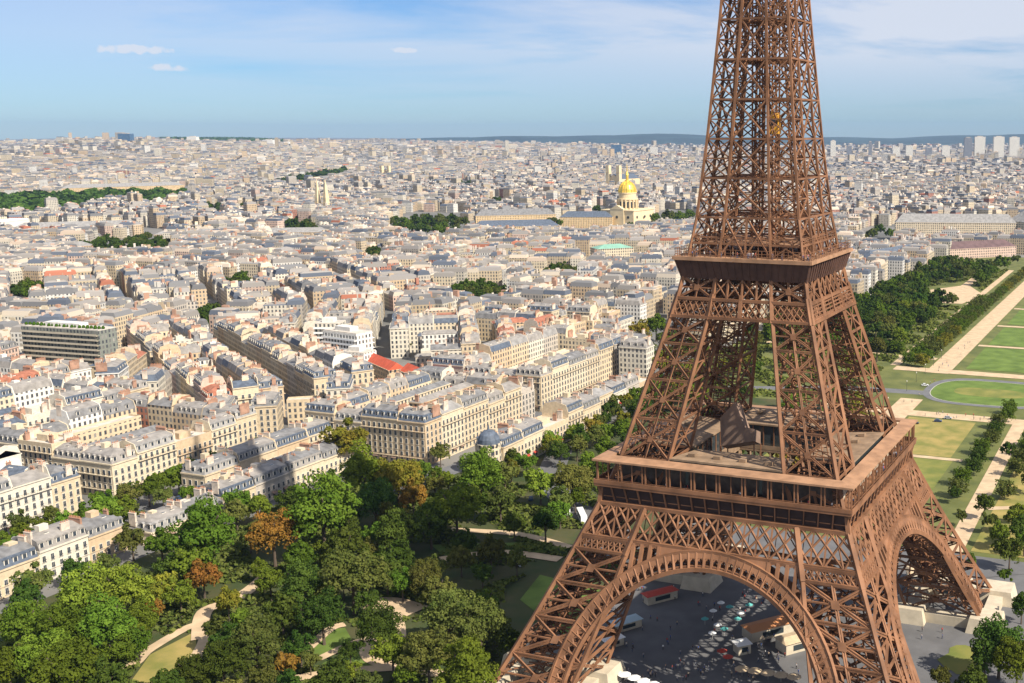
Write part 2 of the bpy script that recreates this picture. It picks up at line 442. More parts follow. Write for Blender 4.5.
def tower():
    T = empty('iron_lattice_tower', (0, 0, 0), 0, 'huge brown iron lattice tower on four splayed legs, its top out of the photo', 'tower')
    iron = M['iron']
    # --- four splayed legs up to the first platform
    zs = [3.5, 13, 22.5, 31.5, 40]
    for i, (a, b) in enumerate(SG):
        mb = leg_box(a, b, zs, 1.0, .86, star=(i == 1))
        o = mb.build('leg', iron, T); o['label'] = 'splayed lattice leg ' + LEGPOS[i]
        # masonry footings under the four chords of the leg
        f = MB()
        for p in (0, 1):
            for q in (0, 1):
                cx, cyy = a * (60 - 24 * p), b * (60 - 24 * q); s = 4.6
                f.hexa([(cx - s - 1, cyy - s - 1, 0), (cx + s + 1, cyy - s - 1, 0), (cx + s + 1, cyy + s + 1, 0), (cx - s - 1, cyy + s + 1, 0),
                        (cx - s, cyy - s, 4.6), (cx + s, cyy - s, 4.6), (cx + s - a * 0, cyy + s, 4.6), (cx - s, cyy + s, 4.6)])
        for p in (0, 1):   # low walls joining them
            cyy = b * (60 - 24 * p); x0, x1 = sorted((a * 41, a * 55)); f.box(x0, x1, cyy - 2.2, cyy + 2.2, 0, 3.2)
            cx = a * (60 - 24 * p); y0, y1 = sorted((b * 41, b * 55)); f.box(cx - 2.2, cx + 2.2, y0, y1, 0, 3.2)
        f.build('footing', M['stone'], o)
    # --- per face: arch, girder, small lattice band over each leg, frieze, gallery
    for k in range(4):
        # arch ring in the sloping face plane
        mb = MB(); n = 54; Ri, Ro, cz = 36.4, 40.6, 3.0
        def ap(r, t, off=0): 
            u, z = r * math.cos(t), cz + r * math.sin(t); return Fp(k, u, z, off + .3)
        t0, t1 = rad(3), rad(177)
        for i in range(n):
            a, b = t0 + (t1 - t0) * i / n, t0 + (t1 - t0) * (i + 1) / n
            for r, w in ((Ri, .75), (Ro, .75)):
                mb.beam(ap(r, a), ap(r, b), w, 1.1); mb.beam(ap(r, a, -4), ap(r, b, -4), w * .8)
            mb.beam(ap(Ri + .9, a), ap(Ri + .9, b), .3)
            mb.beam(ap(Ri, a), ap(Ro, a), .62)
            # little arched head between the radial posts and rear bracing
            mb.beam(ap(Ri + 1.9, a), ap(Ro - 1.3, (a + b) / 2), .4); mb.beam(ap(Ri + 1.9, b), ap(Ro - 1.3, (a + b) / 2), .4)
            mb.beam(ap(Ri, a, 0), ap(Ri, b, -4), .34); mb.beam(ap(Ri, a, -4), ap(Ri, b, 0), .3); mb.beam(ap(Ro, a, 0), ap(Ri, a, -4), .34)
            # thin soffit plating strip
            mb.face([ap(Ro + .3, a, .25), ap(Ro + .3, b, .25), ap(Ro - 1.5, b, .25), ap(Ro - 1.5, a, .25)]); mb.face([ap(Ro, a, -4.1), ap(Ro, b, -4.1), ap(Ri + .6, b, -4.1), ap(Ri + .6, a, -4.1)])
        mb.build('arch', iron, T)
        # arcaded spandrels between arch, leg and girder
        for s in (-1, 1):
            mb = MB()
            us = np.arange(15.5, 31, 2.5)
            for q in range(12):
                u0, u1 = 15.5 * q / 12, 15.5 * (q + 1) / 12; zz0, zz1 = cz + math.sqrt(Ro * Ro - u0 * u0), cz + math.sqrt(Ro * Ro - u1 * u1)
                if zz1 < 43.2: mb.face([Fp(k, s * u0, min(zz0, 43.2), .3), Fp(k, s * u1, zz1, .3), Fp(k, s * u1, 43.4, .3), Fp(k, s * u0, 43.4, .3)])
            tops = []
            for u in us:
                z1 = min(43.2, 43.2); zr = cz + math.sqrt(max(Ro * Ro - u * u, 0)); inner = H(z1) - W(z1)
                # leg inner edge line limits the spandrel
                z_leg = None
                for zz in np.arange(20, 43.3, .4):
                    if H(zz) - W(zz) <= u: z_leg = zz; break
                top = min(43.2, z_leg) if z_leg is not None and H(43.2) - W(43.2) < u else 43.2
                if top - zr < .6: continue
                mb.beam(Fp(k, s * u, zr), Fp(k, s * u, top), .9)
                tops.append((u, zr, top))
            for j in range(len(tops) - 1):
                (u0, a0, b0), (u1, a1, b1) = tops[j], tops[j + 1]; um = (u0 + u1) / 2
                bt = min(b0, b1)
                # round-headed openings: filled corners
                for (ua) in (u0, u1):
                    mb.face([Fp(k, s * ua, bt, .2), Fp(k, s * ua, bt - 1.7, .2), Fp(k, s * (ua + (um - ua) * .45), bt - .75, .2), Fp(k, s * um, bt - .45, .2), Fp(k, s * um, bt, .2)])
                mb.beam(Fp(k, s * u0, b0), Fp(k, s * u1, b1), .8)
            mb.build('spandrel', iron, T)
        # big girder with diamond lattice, 43.4 to 52
        mb = MB(); z0, z1 = 43.6, 52.0
        for off in (0, -4.5):
            mb.beam(Fp(k, -H(z1), z1, off), Fp(k, H(z1), z1, off), 1.0); mb.beam(Fp(k, -H(z0), z0, off), Fp(k, H(z0), z0, off), .9)
        wl = W(48)
        def seg(u0, u1, n, off=0, w=.55):
            def P(s, t):
                z = z0 + (z1 - z0) * t; f = H(z) / H(48); uu = (u0 + (u1 - u0) * s)
                if abs(uu) > 30: uu *= f
                return Fp(k, uu, z, off)
            lattice2(mb, P, n, w, True, 2.0 if off == 0 else 1.0)
            def P2(s, t): return P(s, .5 * t + .25)
        inn = H(48) - wl
        seg(-inn, inn, 12, 0, .5); seg(-inn, inn, 6, -4.5, .22); 
        seg(-H(48), -inn, 4, 0, .5); seg(inn, H(48), 4, 0, .5)
        for s in (-1, 1): mb.beam(Fp(k, s * (H(40) - W(40)), 40, .2), Fp(k, s * (H(52) - W(52)), 52, .2), 1.3)
        # narrow lattice band over the legs, 40 to 43.4
        for s in (-1, 1):
            for z in (40.2, 43.2): mb.beam(Fp(k, s * (H(z) - W(z)), z), Fp(k, s * H(z), z), .8)
            def P(q, t):
                z = 40.3 + 2.9 * t; return Fp(k, s * (H(z) - W(z) * (1 - q)), z)
            lattice(mb, P, 9, .36, False)
            mb.beam(P(0, .5), P(1, .5), .25)
        # corner chords up to the platform
        for i in range(4):
            za, zb = 40 + i * 3, 43 + i * 3; mb.beam(Fp(k, -H(za), za), Fp(k, -H(zb), zb), 1.15)
        mb.beam(Fp(k, -H(52), 52), rot(k, (-34.6, -34.6, 57)), 1.15)
        mb.build('lattice_girder', iron, T)
        # frieze: panels between corbels, overhang shade painted into their dark colour
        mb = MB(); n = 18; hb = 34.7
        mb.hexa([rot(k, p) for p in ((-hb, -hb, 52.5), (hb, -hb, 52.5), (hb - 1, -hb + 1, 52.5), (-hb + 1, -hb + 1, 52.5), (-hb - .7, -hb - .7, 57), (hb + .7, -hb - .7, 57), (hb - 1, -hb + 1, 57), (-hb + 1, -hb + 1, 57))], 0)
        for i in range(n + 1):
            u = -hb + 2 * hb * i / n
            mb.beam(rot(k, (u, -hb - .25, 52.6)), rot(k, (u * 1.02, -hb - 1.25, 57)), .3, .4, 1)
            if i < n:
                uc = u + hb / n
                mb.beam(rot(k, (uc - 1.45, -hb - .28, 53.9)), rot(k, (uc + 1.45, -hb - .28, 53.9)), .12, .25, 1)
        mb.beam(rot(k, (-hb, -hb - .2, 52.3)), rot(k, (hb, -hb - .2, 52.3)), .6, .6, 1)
        mb.build('frieze', [M['iron_overhang_shade'], iron], T)
        # promenade gallery
        g = MB(); e = 36.4
        g.hexa([rot(k, p) for p in ((-e, -e, 56.9), (e, -e, 56.9), (31, -31, 56.9), (-31, -31, 56.9), (-e, -e, 57.6), (e, -e, 57.6), (31, -31, 57.6), (-31, -31, 57.6))], 0)
        g.beam(rot(k, (-e, -e, 58.2)), rot(k, (e, -e, 58.2)), .25, 1.1, 0)
        nb = 10
        for i in range(nb + 1):
            u = -e + .6 + (2 * e - 1.2) * i / nb
            for du in (-.45, .45):
                if i in (0, nb) and du * (i - .5) > 0: continue
                g.beam(rot(k, (u + du, -e + .5, 57.6)), rot(k, (u + du, -e + .5, 64)), .36, .36, 0)
            if i < nb:
                um = u + (2 * e - 1.2) / nb / 2; g.beam(rot(k, (um, -e + .6, 57.6)), rot(k, (um, -e + .6, 64)), .2, .2, 0)
            if i < nb: g.beam(rot(k, (u + .6, -e + .4, 58.9)), rot(k, (u + (2 * e - 1.2) / nb - .6, -e + .4, 58.9)), .12, .12, 0)
        G = g.build('gallery', [iron], T)
        r = MB()
        r.hexa([rot(k, p) for p in ((-e - .3, -e - .3, 63.9), (e + .3, -e - .3, 63.9), (32.4, -32.4, 64.2), (-32.4, -32.4, 64.2), (-e - .3, -e - .3, 64.4), (e + .3, -e - .3, 64.4), (32.4, -32.4, 64.8), (-32.4, -32.4, 64.8))])
        r.build('gallery_roof', M['roof_tan'], G)
        w = MB()
        for (u0, u1) in ((-30, -11), (-10, 10), (11, 30)):
            w.beam(rot(k, (u0, -32.2, 60.6)), rot(k, (u1, -32.2, 60.6)), .2, 5.6)
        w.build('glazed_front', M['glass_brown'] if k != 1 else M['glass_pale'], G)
    # --- first platform: deck ring round the open middle, low pavilions between the legs
    mb = MB()
    for k in range(4):
        mb.hexa([rot(k, p) for p in ((-34, -34, 56.2), (34, -34, 56.2), (13, -13, 56.2), (-13, -13, 56.2), (-34, -34, 56.8), (34, -34, 56.8), (13, -13, 56.8), (-13, -13, 56.8))])
        for i in range(9):
            u = -28 + 7 * i; mb.beam(rot(k, (u, -33, 55.4)), rot(k, (u * .45, -13, 55.4)), .5, 1.2)
        mb.beam(rot(k, (-13, -13, 57.6)), rot(k, (13, -13, 57.6)), .1, 1.3)
    mb.build('first_platform', M['deck'], T)
    for k in range(4):
        p = MB(); u0, u1 = (-15.5, 15.5)
        p.hexa([rot(k, q) for q in ((u0, -30.6, 56.8), (u1, -30.6, 56.8), (u1 - 2, -17, 56.8), (u0 + 2, -17, 56.8), (u0, -30.6, 64.6), (u1, -30.6, 64.6), (u1 - 2, -17, 63.2), (u0 + 2, -17, 63.2))], 0)
        for i in range(9):
            u = u0 + (u1 - u0) * i / 8; p.beam(rot(k, (u * .87, -16.9, 56.8)), rot(k, (u * .87, -16.9, 63.2)), .3, .3, 1)
        P = p.build('pavilion', [M['glass_dark'], iron], T)
        r = MB(); r.hexa([rot(k, q) for q in ((u0 - .8, -31.2, 64.7), (u1 + .8, -31.2, 64.7), (u1 - 1.2, -16.2, 63.5), (u0 + 1.2, -16.2, 63.5), (u0 - .8, -31.2, 65.2), (u1 + .8, -31.2, 65.2), (u1 - 1.2, -16.2, 64.0), (u0 + 1.2, -16.2, 64.0))])
        for i in range(4):
            u = u0 + 4 + i * 7.4; r.hexa([rot(k, q) for q in ((u - 1, -27, 64.9), (u + 1, -27, 64.9), (u + 1, -25, 64.9), (u - 1, -25, 64.9), (u - 1, -27, 65.8), (u + 1, -27, 65.8), (u + 1, -25, 65.6), (u - 1, -25, 65.6))])
        r.build('pavilion_roof', M['deck'], P)
    # --- legs between the platforms
    zs = [57, 64.2, 74.7, 85.2, 95, 102.4, 107.2, 113]
    for i, (a, b) in enumerate(SG):
        o = leg_box(a, b, zs, .92, .6, star=True).build('upper_leg', iron, T)
    for k in range(4):
        mb = MB(); z0, z1 = 102.4, 107.2
        mb.beam(Fp(k, -H(z0), z0, .4), Fp(k, H(z0), z0, .4), .8, .8); mb.beam(Fp(k, -H(z1), z1, .4), Fp(k, H(z1), z1, .4), .8, .8)
        def P(q, t): z = z0 + (z1 - z0) * t; return Fp(k, H(z) * (2 * q - 1), z, .4)
        def P1(q, t): return P(q, .5 * t)
        def P2(q, t): return P(q, .5 + .5 * t)
        if k in (0, 2):
            lattice(mb, P1, 22, .26, False); lattice(mb, P2, 22, .26, False)
        else:
            for t in (.2, .4, .6, .8): mb.beam(P(0, t), P(1, t), .35, .3)
            for q in range(13): mb.beam(P(q / 12, 0), P(q / 12, 1), .22)
        mb.face([P(0, .02), P(1, .02), P(1, .16), P(0, .16)]); 
        for q in (0, .27, .5, .73, 1): mb.beam(P(q, -.1), P(q, 1.3), 1.0, .7)
        # open X bays under the platform
        za, zb = 107.6, 112.6
        def Q(q, t): z = za + (zb - za) * t; return Fp(k, H(z) * (2 * q - 1), z, .2)
        cuts = [.27, .385, .5, .615, .73]
        for q0, q1 in zip(cuts[:-1], cuts[1:]):
            mb.beam(Q(q0, 0), Q(q1, 1), .32); mb.beam(Q(q1, 0), Q(q0, 1), .32); mb.beam(Q(q1, 0), Q(q1, 1), .5)
        mb.build('belt_girder', iron, T)
        # cove under the second platform with its ribs
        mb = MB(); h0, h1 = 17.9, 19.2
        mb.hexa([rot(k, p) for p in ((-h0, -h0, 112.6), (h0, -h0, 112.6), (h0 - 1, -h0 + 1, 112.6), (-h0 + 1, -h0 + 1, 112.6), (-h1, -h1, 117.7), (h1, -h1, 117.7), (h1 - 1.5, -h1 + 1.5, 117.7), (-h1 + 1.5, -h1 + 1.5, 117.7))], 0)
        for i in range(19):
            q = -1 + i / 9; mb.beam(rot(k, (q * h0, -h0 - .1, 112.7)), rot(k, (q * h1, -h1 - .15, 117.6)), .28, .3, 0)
        mb.build('cornice', [M['iron_cove_shade']], T)
    # second platform
    mb = MB(); e = 19.7
    mb.box(-e, e, -e, e, 117.7, 118.5); mb.box(-13.5, 13.5, -13.5, 13.5, 121.6, 122.1)
    for k in range(4): mb.beam(rot(k, (-e, -e, 118.1)), rot(k, (e, -e, 118.1)), .5, .95)
    D = mb.build('second_platform', M['roof_tan'], T)
    mb = MB(); e2 = 19.2
    for k in range(4):
        for z in (119.2, 119.9, 120.8): mb.beam(rot(k, (-e2, -e2, z)), rot(k, (e2, -e2, z)), .12)
        for i in range(26): u = -e2 + 2 * e2 * i / 26; mb.beam(rot(k, (u, -e2, 118.5)), rot(k, (u, -e2, 120.8)), .13)
        for z in (122.9, 123.5): mb.beam(rot(k, (-15.8, -15.8, z)), rot(k, (15.8, -15.8, z)), .15)
        mb.beam(rot(k, (-15.8, -15.8, 122)), rot(k, (15.8, -15.8, 122)), .5, .5)
        for i in range(13): u = -15.8 + 31.6 * i / 13; mb.beam(rot(k, (u, -15.8, 118.5)), rot(k, (u, -15.8, 123.5)), .22)
    mb.build('railing', iron, D)
    # --- slender upper part
    zs = [118.5, 129, 139.5, 150, 160.5, 171, 181.5, 192, 203, 214, 225, 236, 247, 258, 267, 276]
    for i, (a, b) in enumerate(SG):
        mb = MB()
        def C(p, q, z): h, w = H(z), W(z); return (a * (h - p * w), b * (h - q * w), z)
        for (p, q) in ((0, 0), (1, 0), (0, 1), (1, 1)):
            for j in range(len(zs) - 1): mb.beam(C(p, q, zs[j]), C(p, q, zs[j + 1]), .62 if (p, q) != (1, 1) else .5)
        for f in (lambda s, z: C(s, 0, z), lambda s, z: C(0, s, z), lambda s, z: C(s, 1, z), lambda s, z: C(1, s, z)):
            for j in range(len(zs) - 1):
                za, zb = zs[j], zs[j + 1]; zm = (za + zb) / 2
                mb.beam(f(0, za), f(1, zm), .32); mb.beam(f(1, za), f(0, zm), .32); mb.beam(f(0, zm), f(1, zb), .32); mb.beam(f(1, zm), f(0, zb), .32)
                mb.beam(f(0, zb), f(1, zb), .5); mb.beam(f(0, zm), f(1, zm), .3)
        mb.build('spire_leg', iron, T)
    mb = MB()
    for k in range(4):
        for j in range(len(zs) - 1):
            za, zb = zs[j], zs[j + 1]
            def G(q, z): return Fp(k, (H(z) - W(z)) * q, z)
            if H(zb) - W(zb) < .7: continue
            mb.beam(G(-1, zb), G(1, zb), .5); zm = (za + zb) / 2
            if j == 0:
                for (q0, q1) in ((-1, 0), (0, 1)):
                    mb.beam(G(q0, za), G(q1, zb), .45); mb.beam(G(q1, za), G(q0, zb), .45)
                mb.beam(G(0, za), G(0, zb), .5)
                mb.beam(G(-1, zm), G(1, zm), .4)
            else:
                mb.beam(G(-1, za), G(1, zb), .42); mb.beam(G(1, za), G(-1, zb), .42)
            mb.beam(rot(k, (-H(zb), -H(zb) + W(zb), zb)), rot(k, (H(zb), -H(zb) + W(zb), zb)), .4)
    mb.build('cross_bracing', iron, T)
    # lift shaft with landings and counterweights
    mb = MB()
    for z0 in np.arange(118.5, 274, 3.5):
        r = 2.9 if z0 < 200 else 2.0
        for (a, b) in SG: mb.beam((a * r, b * r, z0), (a * r, b * r, z0 + 3.5), .4)
        for k in range(4):
            mb.beam(rot(k, (-r, -r, z0)), rot(k, (r, -r, z0)), .3); mb.beam(rot(k, (-r, -r, z0)), rot(k, (r, -r, z0 + 3.5)), .22); mb.beam(rot(k, (0, -r, z0)), rot(k, (0, -r, z0 + 3.5)), .3)
    for j, z in enumerate(zs[1:8]):
        mb.beam((-H(z) + 1, 0, z), (H(z) - 1, 0, z), .5); mb.beam((0, -H(z) + 1, z), (0, H(z) - 1, z), .5)
        s = H(z) - W(z)
        mb.beam((-s, -s, z), (s, s, z), .35); mb.beam((-s, s, z), (s, -s, z), .35)
    # spiral stair beside the shaft
    for j in range(90):
        z = 118.5 + j * 1.1; a = j * .9; mb.beam((4.6 + 1.1 * math.cos(a), 3 + 1.1 * math.sin(a), z), (4.6 + 1.1 * math.cos(a + .9), 3 + 1.1 * math.sin(a + .9), z + 1.1), .35)
    mb.build('lift_shaft', M['iron'], T)
    mb = MB(); mb.box(-6.5, 6.5, -6.5, 6.5, 274, 276); mb.box(-8, 8, -8, 8, 276, 276.8); mb.box(-5, 5, -5, 5, 276.8, 283); mb.lathe([(5, 283), (4.4, 287), (2.6, 290), (1.2, 292)], 12); mb.build('summit_cabin', iron, T)
    mb = MB(); mb.lathe([(1.1, 292), (.8, 305), (.4, 312), (.2, 325)], 8); mb.build('antenna', M['iron'], T)
    # works enclosure and cabin
    return T
tower()
def tower_things():
    # lift cabin half way up the spire
    c = at(0, 0)
    e = empty('lift_cabin', (0, 0, 0), 0, 'yellow lift cabin hanging in the shaft of the tower above the second platform', 'lift cabin')
    d = ray(775, 125); t = (-3.9 - CAM[1]) / d[1]; p = CAM + d * t
    mb = MB(); mb.box(p[0] - 1.5, p[0] + 1.5, -5.4, -3.1, p[2] - 2.4, p[2] + 2.4); mb.hexa([(p[0] - 1.5, -5.4, p[2] + 2.4), (p[0] + 1.5, -5.4, p[2] + 2.4), (p[0] + 1.5, -3.1, p[2] + 2.4), (p[0] - 1.5, -3.1, p[2] + 2.4), (p[0] - .6, -4.8, p[2] + 3.6), (p[0] + .6, -4.8, p[2] + 3.6), (p[0] + .6, -3.8, p[2] + 3.6), (p[0] - .6, -3.8, p[2] + 3.6)])
    mb.build('cabin_body', M['yellow'], e)
    mb = MB(); mb.box(p[0] - 1.2, p[0] + 1.2, -5.46, -5.42, p[2] - .2, p[2] + 1.5); mb.build('window', M['glass_dark'], e)
    e.location = (0, 0, 0)
    # canvas-wrapped enclosure on the first platform
    yy = -6.0
    def on(px, py, y): d = ray(px, py); t = (y - CAM[1]) / d[1]; return CAM + d * t
    A_, B_, C_, D_, E_, F_ = [on(*q, yy) for q in ((720, 418), (735, 402), (744, 427), (754, 429), (754, 441), (721, 446))]
    e = empty('canvas_screen', (float(F_[0]), yy, 56.8), 0, 'peaked grey brown canvas enclosure on the first platform between the tower legs', 'canvas screen')
    mb = MB(); pts = [A_, B_, C_, D_, E_, F_]
    fr = [Vector(p) - Vector(e.location) for p in pts]; bk = [p + Vector((.8, 3.2, -1.6)) for p in fr]
    mb.face(fr); mb.face(bk[::-1])
    for i in range(6): mb.face([fr[i], fr[(i + 1) % 6], bk[(i + 1) % 6], bk[i]])
    mb.build('canvas', M['canvas'], e)
    for p in (fr[5], fr[4], bk[5], bk[4]): mb = MB(); mb.beam((p.x, p.y, 0), tuple(p), .3); mb.build('post', M['iron'], e)
tower_things()
# ------------------------------------------------------------------ houses
def wall_mat(name, c, windows=False, uv=False, attr=False):
    m = bpy.data.materials.new(name); m.use_nodes = True
    nt = m.node_tree; N = nt.nodes; L = nt.links; b = N['Principled BSDF']
    b.inputs['Roughness'].default_value = .85; b.inputs['Specular IOR Level'].default_value = .2
    def mth(op, a, b_=None, c_=None):
        q = N.new('ShaderNodeMath'); q.operation = op
        for i, v in enumerate((a, b_, c_)):
            if v is None: continue
            if isinstance(v, (int, float)): q.inputs[i].default_value = v
            else: L.new(v, q.inputs[i])
        return q.outputs[0]
    tc = N.new('ShaderNodeTexCoord')
    if attr:
        at_ = N.new('ShaderNodeAttribute'); at_.attribute_name = 'Col'; base = at_.outputs['Color']
    else:
        no = N.new('ShaderNodeTexNoise'); no.inputs['Scale'].default_value = .6; no.inputs['Detail'].default_value = 8; L.new(tc.outputs['Object'], no.inputs['Vector'])
        mx = N.new('ShaderNodeMixRGB'); mx.inputs[1].default_value = (*[x * .86 for x in c], 1); mx.inputs[2].default_value = (*[min(1, x * 1.08) for x in c], 1)
        ra = N.new('ShaderNodeValToRGB'); ra.color_ramp.elements[0].position = .3; ra.color_ramp.elements[1].position = .62
        L.new(no.outputs[0], ra.inputs[0]); L.new(ra.outputs[0], mx.inputs[0]); base = mx.outputs[0]
    if windows:
        if uv:
            sp = N.new('ShaderNodeSeparateXYZ'); L.new(tc.outputs['UV'], sp.inputs[0]); u, v = sp.outputs[0], sp.outputs[1]
        else:
            sp = N.new('ShaderNodeSeparateXYZ'); L.new(tc.outputs['Object'], sp.inputs[0])
            sn = N.new('ShaderNodeSeparateXYZ'); L.new(tc.outputs['Normal'], sn.inputs[0])
            k = mth('GREATER_THAN', mth('ABSOLUTE', sn.outputs[1]), .5)
            u = mth('ADD', mth('MULTIPLY', sp.outputs[0], k), mth('MULTIPLY', sp.outputs[1], mth('SUBTRACT', 1.0, k))); v = sp.outputs[2]
        fu = mth('FRACT', mth('DIVIDE', u, 2.7)); fv = mth('FRACT', mth('DIVIDE', v, 3.15))
        a = mth('LESS_THAN', mth('ABSOLUTE', mth('SUBTRACT', fu, .5)), .23); b2 = mth('LESS_THAN', mth('ABSOLUTE', mth('SUBTRACT', fv, .52)), .31)
        wn = N.new('ShaderNodeTexWhiteNoise'); cb = N.new('ShaderNodeCombineXYZ')
        L.new(mth('FLOOR', mth('DIVIDE', u, 2.7)), cb.inputs[0]); L.new(mth('FLOOR', mth('DIVIDE', v, 3.15)), cb.inputs[1]); L.new(cb.outputs[0], wn.inputs[0])
        msk = mth('MULTIPLY', mth('MULTIPLY', a, b2), mth('GREATER_THAN', v, .2))
        gl = N.new('ShaderNodeMixRGB'); gl.inputs[1].default_value = (.05, .055, .065, 1); gl.inputs[2].default_value = (.30, .28, .25, 1)
        L.new(mth('POWER', wn.outputs[0], 3.0), gl.inputs[0])
        m2 = N.new('ShaderNodeMixRGB'); L.new(msk, m2.inputs[0]); L.new(base, m2.inputs[1]); L.new(gl.outputs[0], m2.inputs[2])
        base = m2.outputs[0]
    L.new(base, b.inputs['Base Color'])
    return m
WALLS = [('cream', (.54, .435, .295)), ('pale cream', (.58, .49, .35)), ('honey coloured', (.51, .385, .25)), ('off white', (.58, .53, .435)), ('grey beige', (.44, .39, .33)),
         ('pinkish', (.55, .40, .32)), ('brick red', (.36, .16, .11)), ('white', (.64, .615, .565))]
WM = [(wall_mat(n + ' wall', c), wall_mat(n + ' wall with openings', c, True)) for n, c in WALLS]
ROOFS = [('light zinc', mat('light_zinc', (.255, .235, .215), .7, var=.2, scale=.35)), ('blue grey slate', mat('blue_slate', (.09, .11, .145), .65, var=.25, scale=.5)),
         ('grey zinc', mat('grey_zinc', (.175, .172, .172), .7, var=.25, scale=.35)), ('dull grey', mat('grey_roof', (.26, .25, .24), .8, var=.2, scale=.3)),
         ('red tiled', mat('red_tile', (.33, .13, .08), .85, var=.2, scale=.6)), ('gravelled flat', mat('flat_roof', (.50, .45, .39), .95, var=.15, scale=.3))]
M['frame'] = mat('window_frame', (.62, .58, .50), .7); M['pane'] = mat('window_pane', (.04, .05, .065), .15, spec=.6, objvar=.3)
M['rail'] = mat('balcony_iron', (.05, .05, .055), .6); M['stack'] = mat('chimney_render', (.58, .49, .40), .9, var=.2, scale=.4)
M['stack_brick'] = mat('chimney_brick', (.36, .21, .145), .9, var=.2, scale=.4); M['pot'] = mat('clay_pot', (.40, .19, .11), .9)
def _window():
    mb = MB(); mb.box(-.68, .68, -.10, .04, -.1, 2.25, 0); mb.box(-.54, -.04, -.13, -.1, .08, 2.1, 1); mb.box(.04, .54, -.13, -.1, .08, 2.1, 1); mb.box(-.8, .8, -.26, 0, -.22, -.1, 0)
    mb.box(-.75, .75, -.34, -.3, .0, .12, 2); mb.box(-.75, .75, -.34, -.3, .75, .85, 2)
    return mb.mesh('window', [M['frame'], M['pane'], M['rail']])
def _dormer(c):
    mb = MB(); mb.box(-.85, .85, 0, 2.6, 0, 2.0, 0); mb.box(-.58, .58, -.05, -.0, .3, 1.8, 1); mb.hexa([(-1.05, -.2, 2.0), (1.05, -.2, 2.0), (1.05, 2.7, 2.0), (-1.05, 2.7, 2.0), (-.3, -.2, 2.5), (.3, -.2, 2.5), (.3, 2.7, 2.5), (-.3, 2.7, 2.5)], 2)
    return mb.mesh('dormer', [M['frame'], M['pane'], ROOFS[c][1]])
def _chimney(L_, hh, brick):
    mb = MB(); mb.box(-.38, .38, 0, L_, 0, hh, 0); mb.box(-.5, .5, -.1, L_ + .1, hh, hh + .22, 0)
    n = max(2, int(L_ / .75))
    for i in range(n):
        y = .4 + (L_ - .8) * i / (n - 1); mb.lathe([(.2, hh + .22), (.15, hh + .95)], 6, (0, y), 1)
    return mb.mesh('chimney', [M['stack_brick'] if brick else M['stack'], M['pot']])
def _skylight():
    mb = MB(); mb.box(-.9, .9, -.7, .7, 0, .35, 0); mb.box(-.75, .75, -.55, .55, .35, .4, 1); return mb.mesh('skylight', [M['frame'], M['pane']])
WIN = _window(); DORM = {c: _dormer(c) for c in (0, 1, 2, 3, 4)}; CHIM = [_chimney(*a) for a in ((2.4, 4.2, 0), (4.2, 3.8, 0), (5.6, 4.4, 1), (3.2, 5.0, 0), (2.0, 3.4, 1))]; SKYL = _skylight()
ORD = ['first', 'second', 'third', 'fourth', 'fifth', 'sixth', 'seventh', 'eighth', 'ninth', 'tenth', 'eleventh', 'twelfth', 'thirteenth', 'fourteenth', 'fifteenth', 'sixteenth', 'seventeenth', 'eighteenth', 'nineteenth']
def ordinal(i):
    if i >= 99: return 'hundredth' if i == 99 else 'hundred-and-' + ordinal(i - 100)
    if i < 19: return ORD[i]
    t = (i + 1) // 10; u = (i + 1) % 10
    tens = ['', '', 'twent', 'thirt', 'fort', 'fift', 'sixt', 'sevent', 'eight', 'ninet'][t]
    return tens + ('ieth' if u == 0 else 'y-' + ORD[u - 1])
LOTS = []
def lot(P, u, w, d, h, el=False, er=False, block=None, low=False):
    v = (-u[1], u[0]); c = (P[0] + u[0] * w / 2 + v[0] * d / 2, P[1] + u[1] * w / 2 + v[1] * d / 2)
    h += ((len(LOTS) * 37) % 97) * .006
    LOTS.append(dict(P=P, u=u, w=w, d=d, h=h, el=el, er=er, block=block, c=c, low=low, dist=math.hypot(c[0] - CAM[0], c[1] - CAM[1])))
ROWID = 0
def row(P, u, length, d, hmean, block, el=True, er=True, r=rng, wmean=19):
    global ROWID; ROWID += 1
    n = max(1, round(length / wmean)); ws = [r.uniform(.75, 1.25) for _ in range(n)]; s = sum(ws); x = 0
    for i, q in enumerate(ws):
        w = q / s * length; lot((P[0] + u[0] * x, P[1] + u[1] * x), u, w - .02, d, hmean + r.choice([-6.2, -3.1, -1.5, 0, 0, 0, 1.2, 2.4, 3.2] if block is None else [-3.1, -1.5, 0, 0, 0, 1.2, 2.4]), el and i == 0, er and i == n - 1, block); LOTS[-1]['rid'] = (ROWID, i, n); x += w
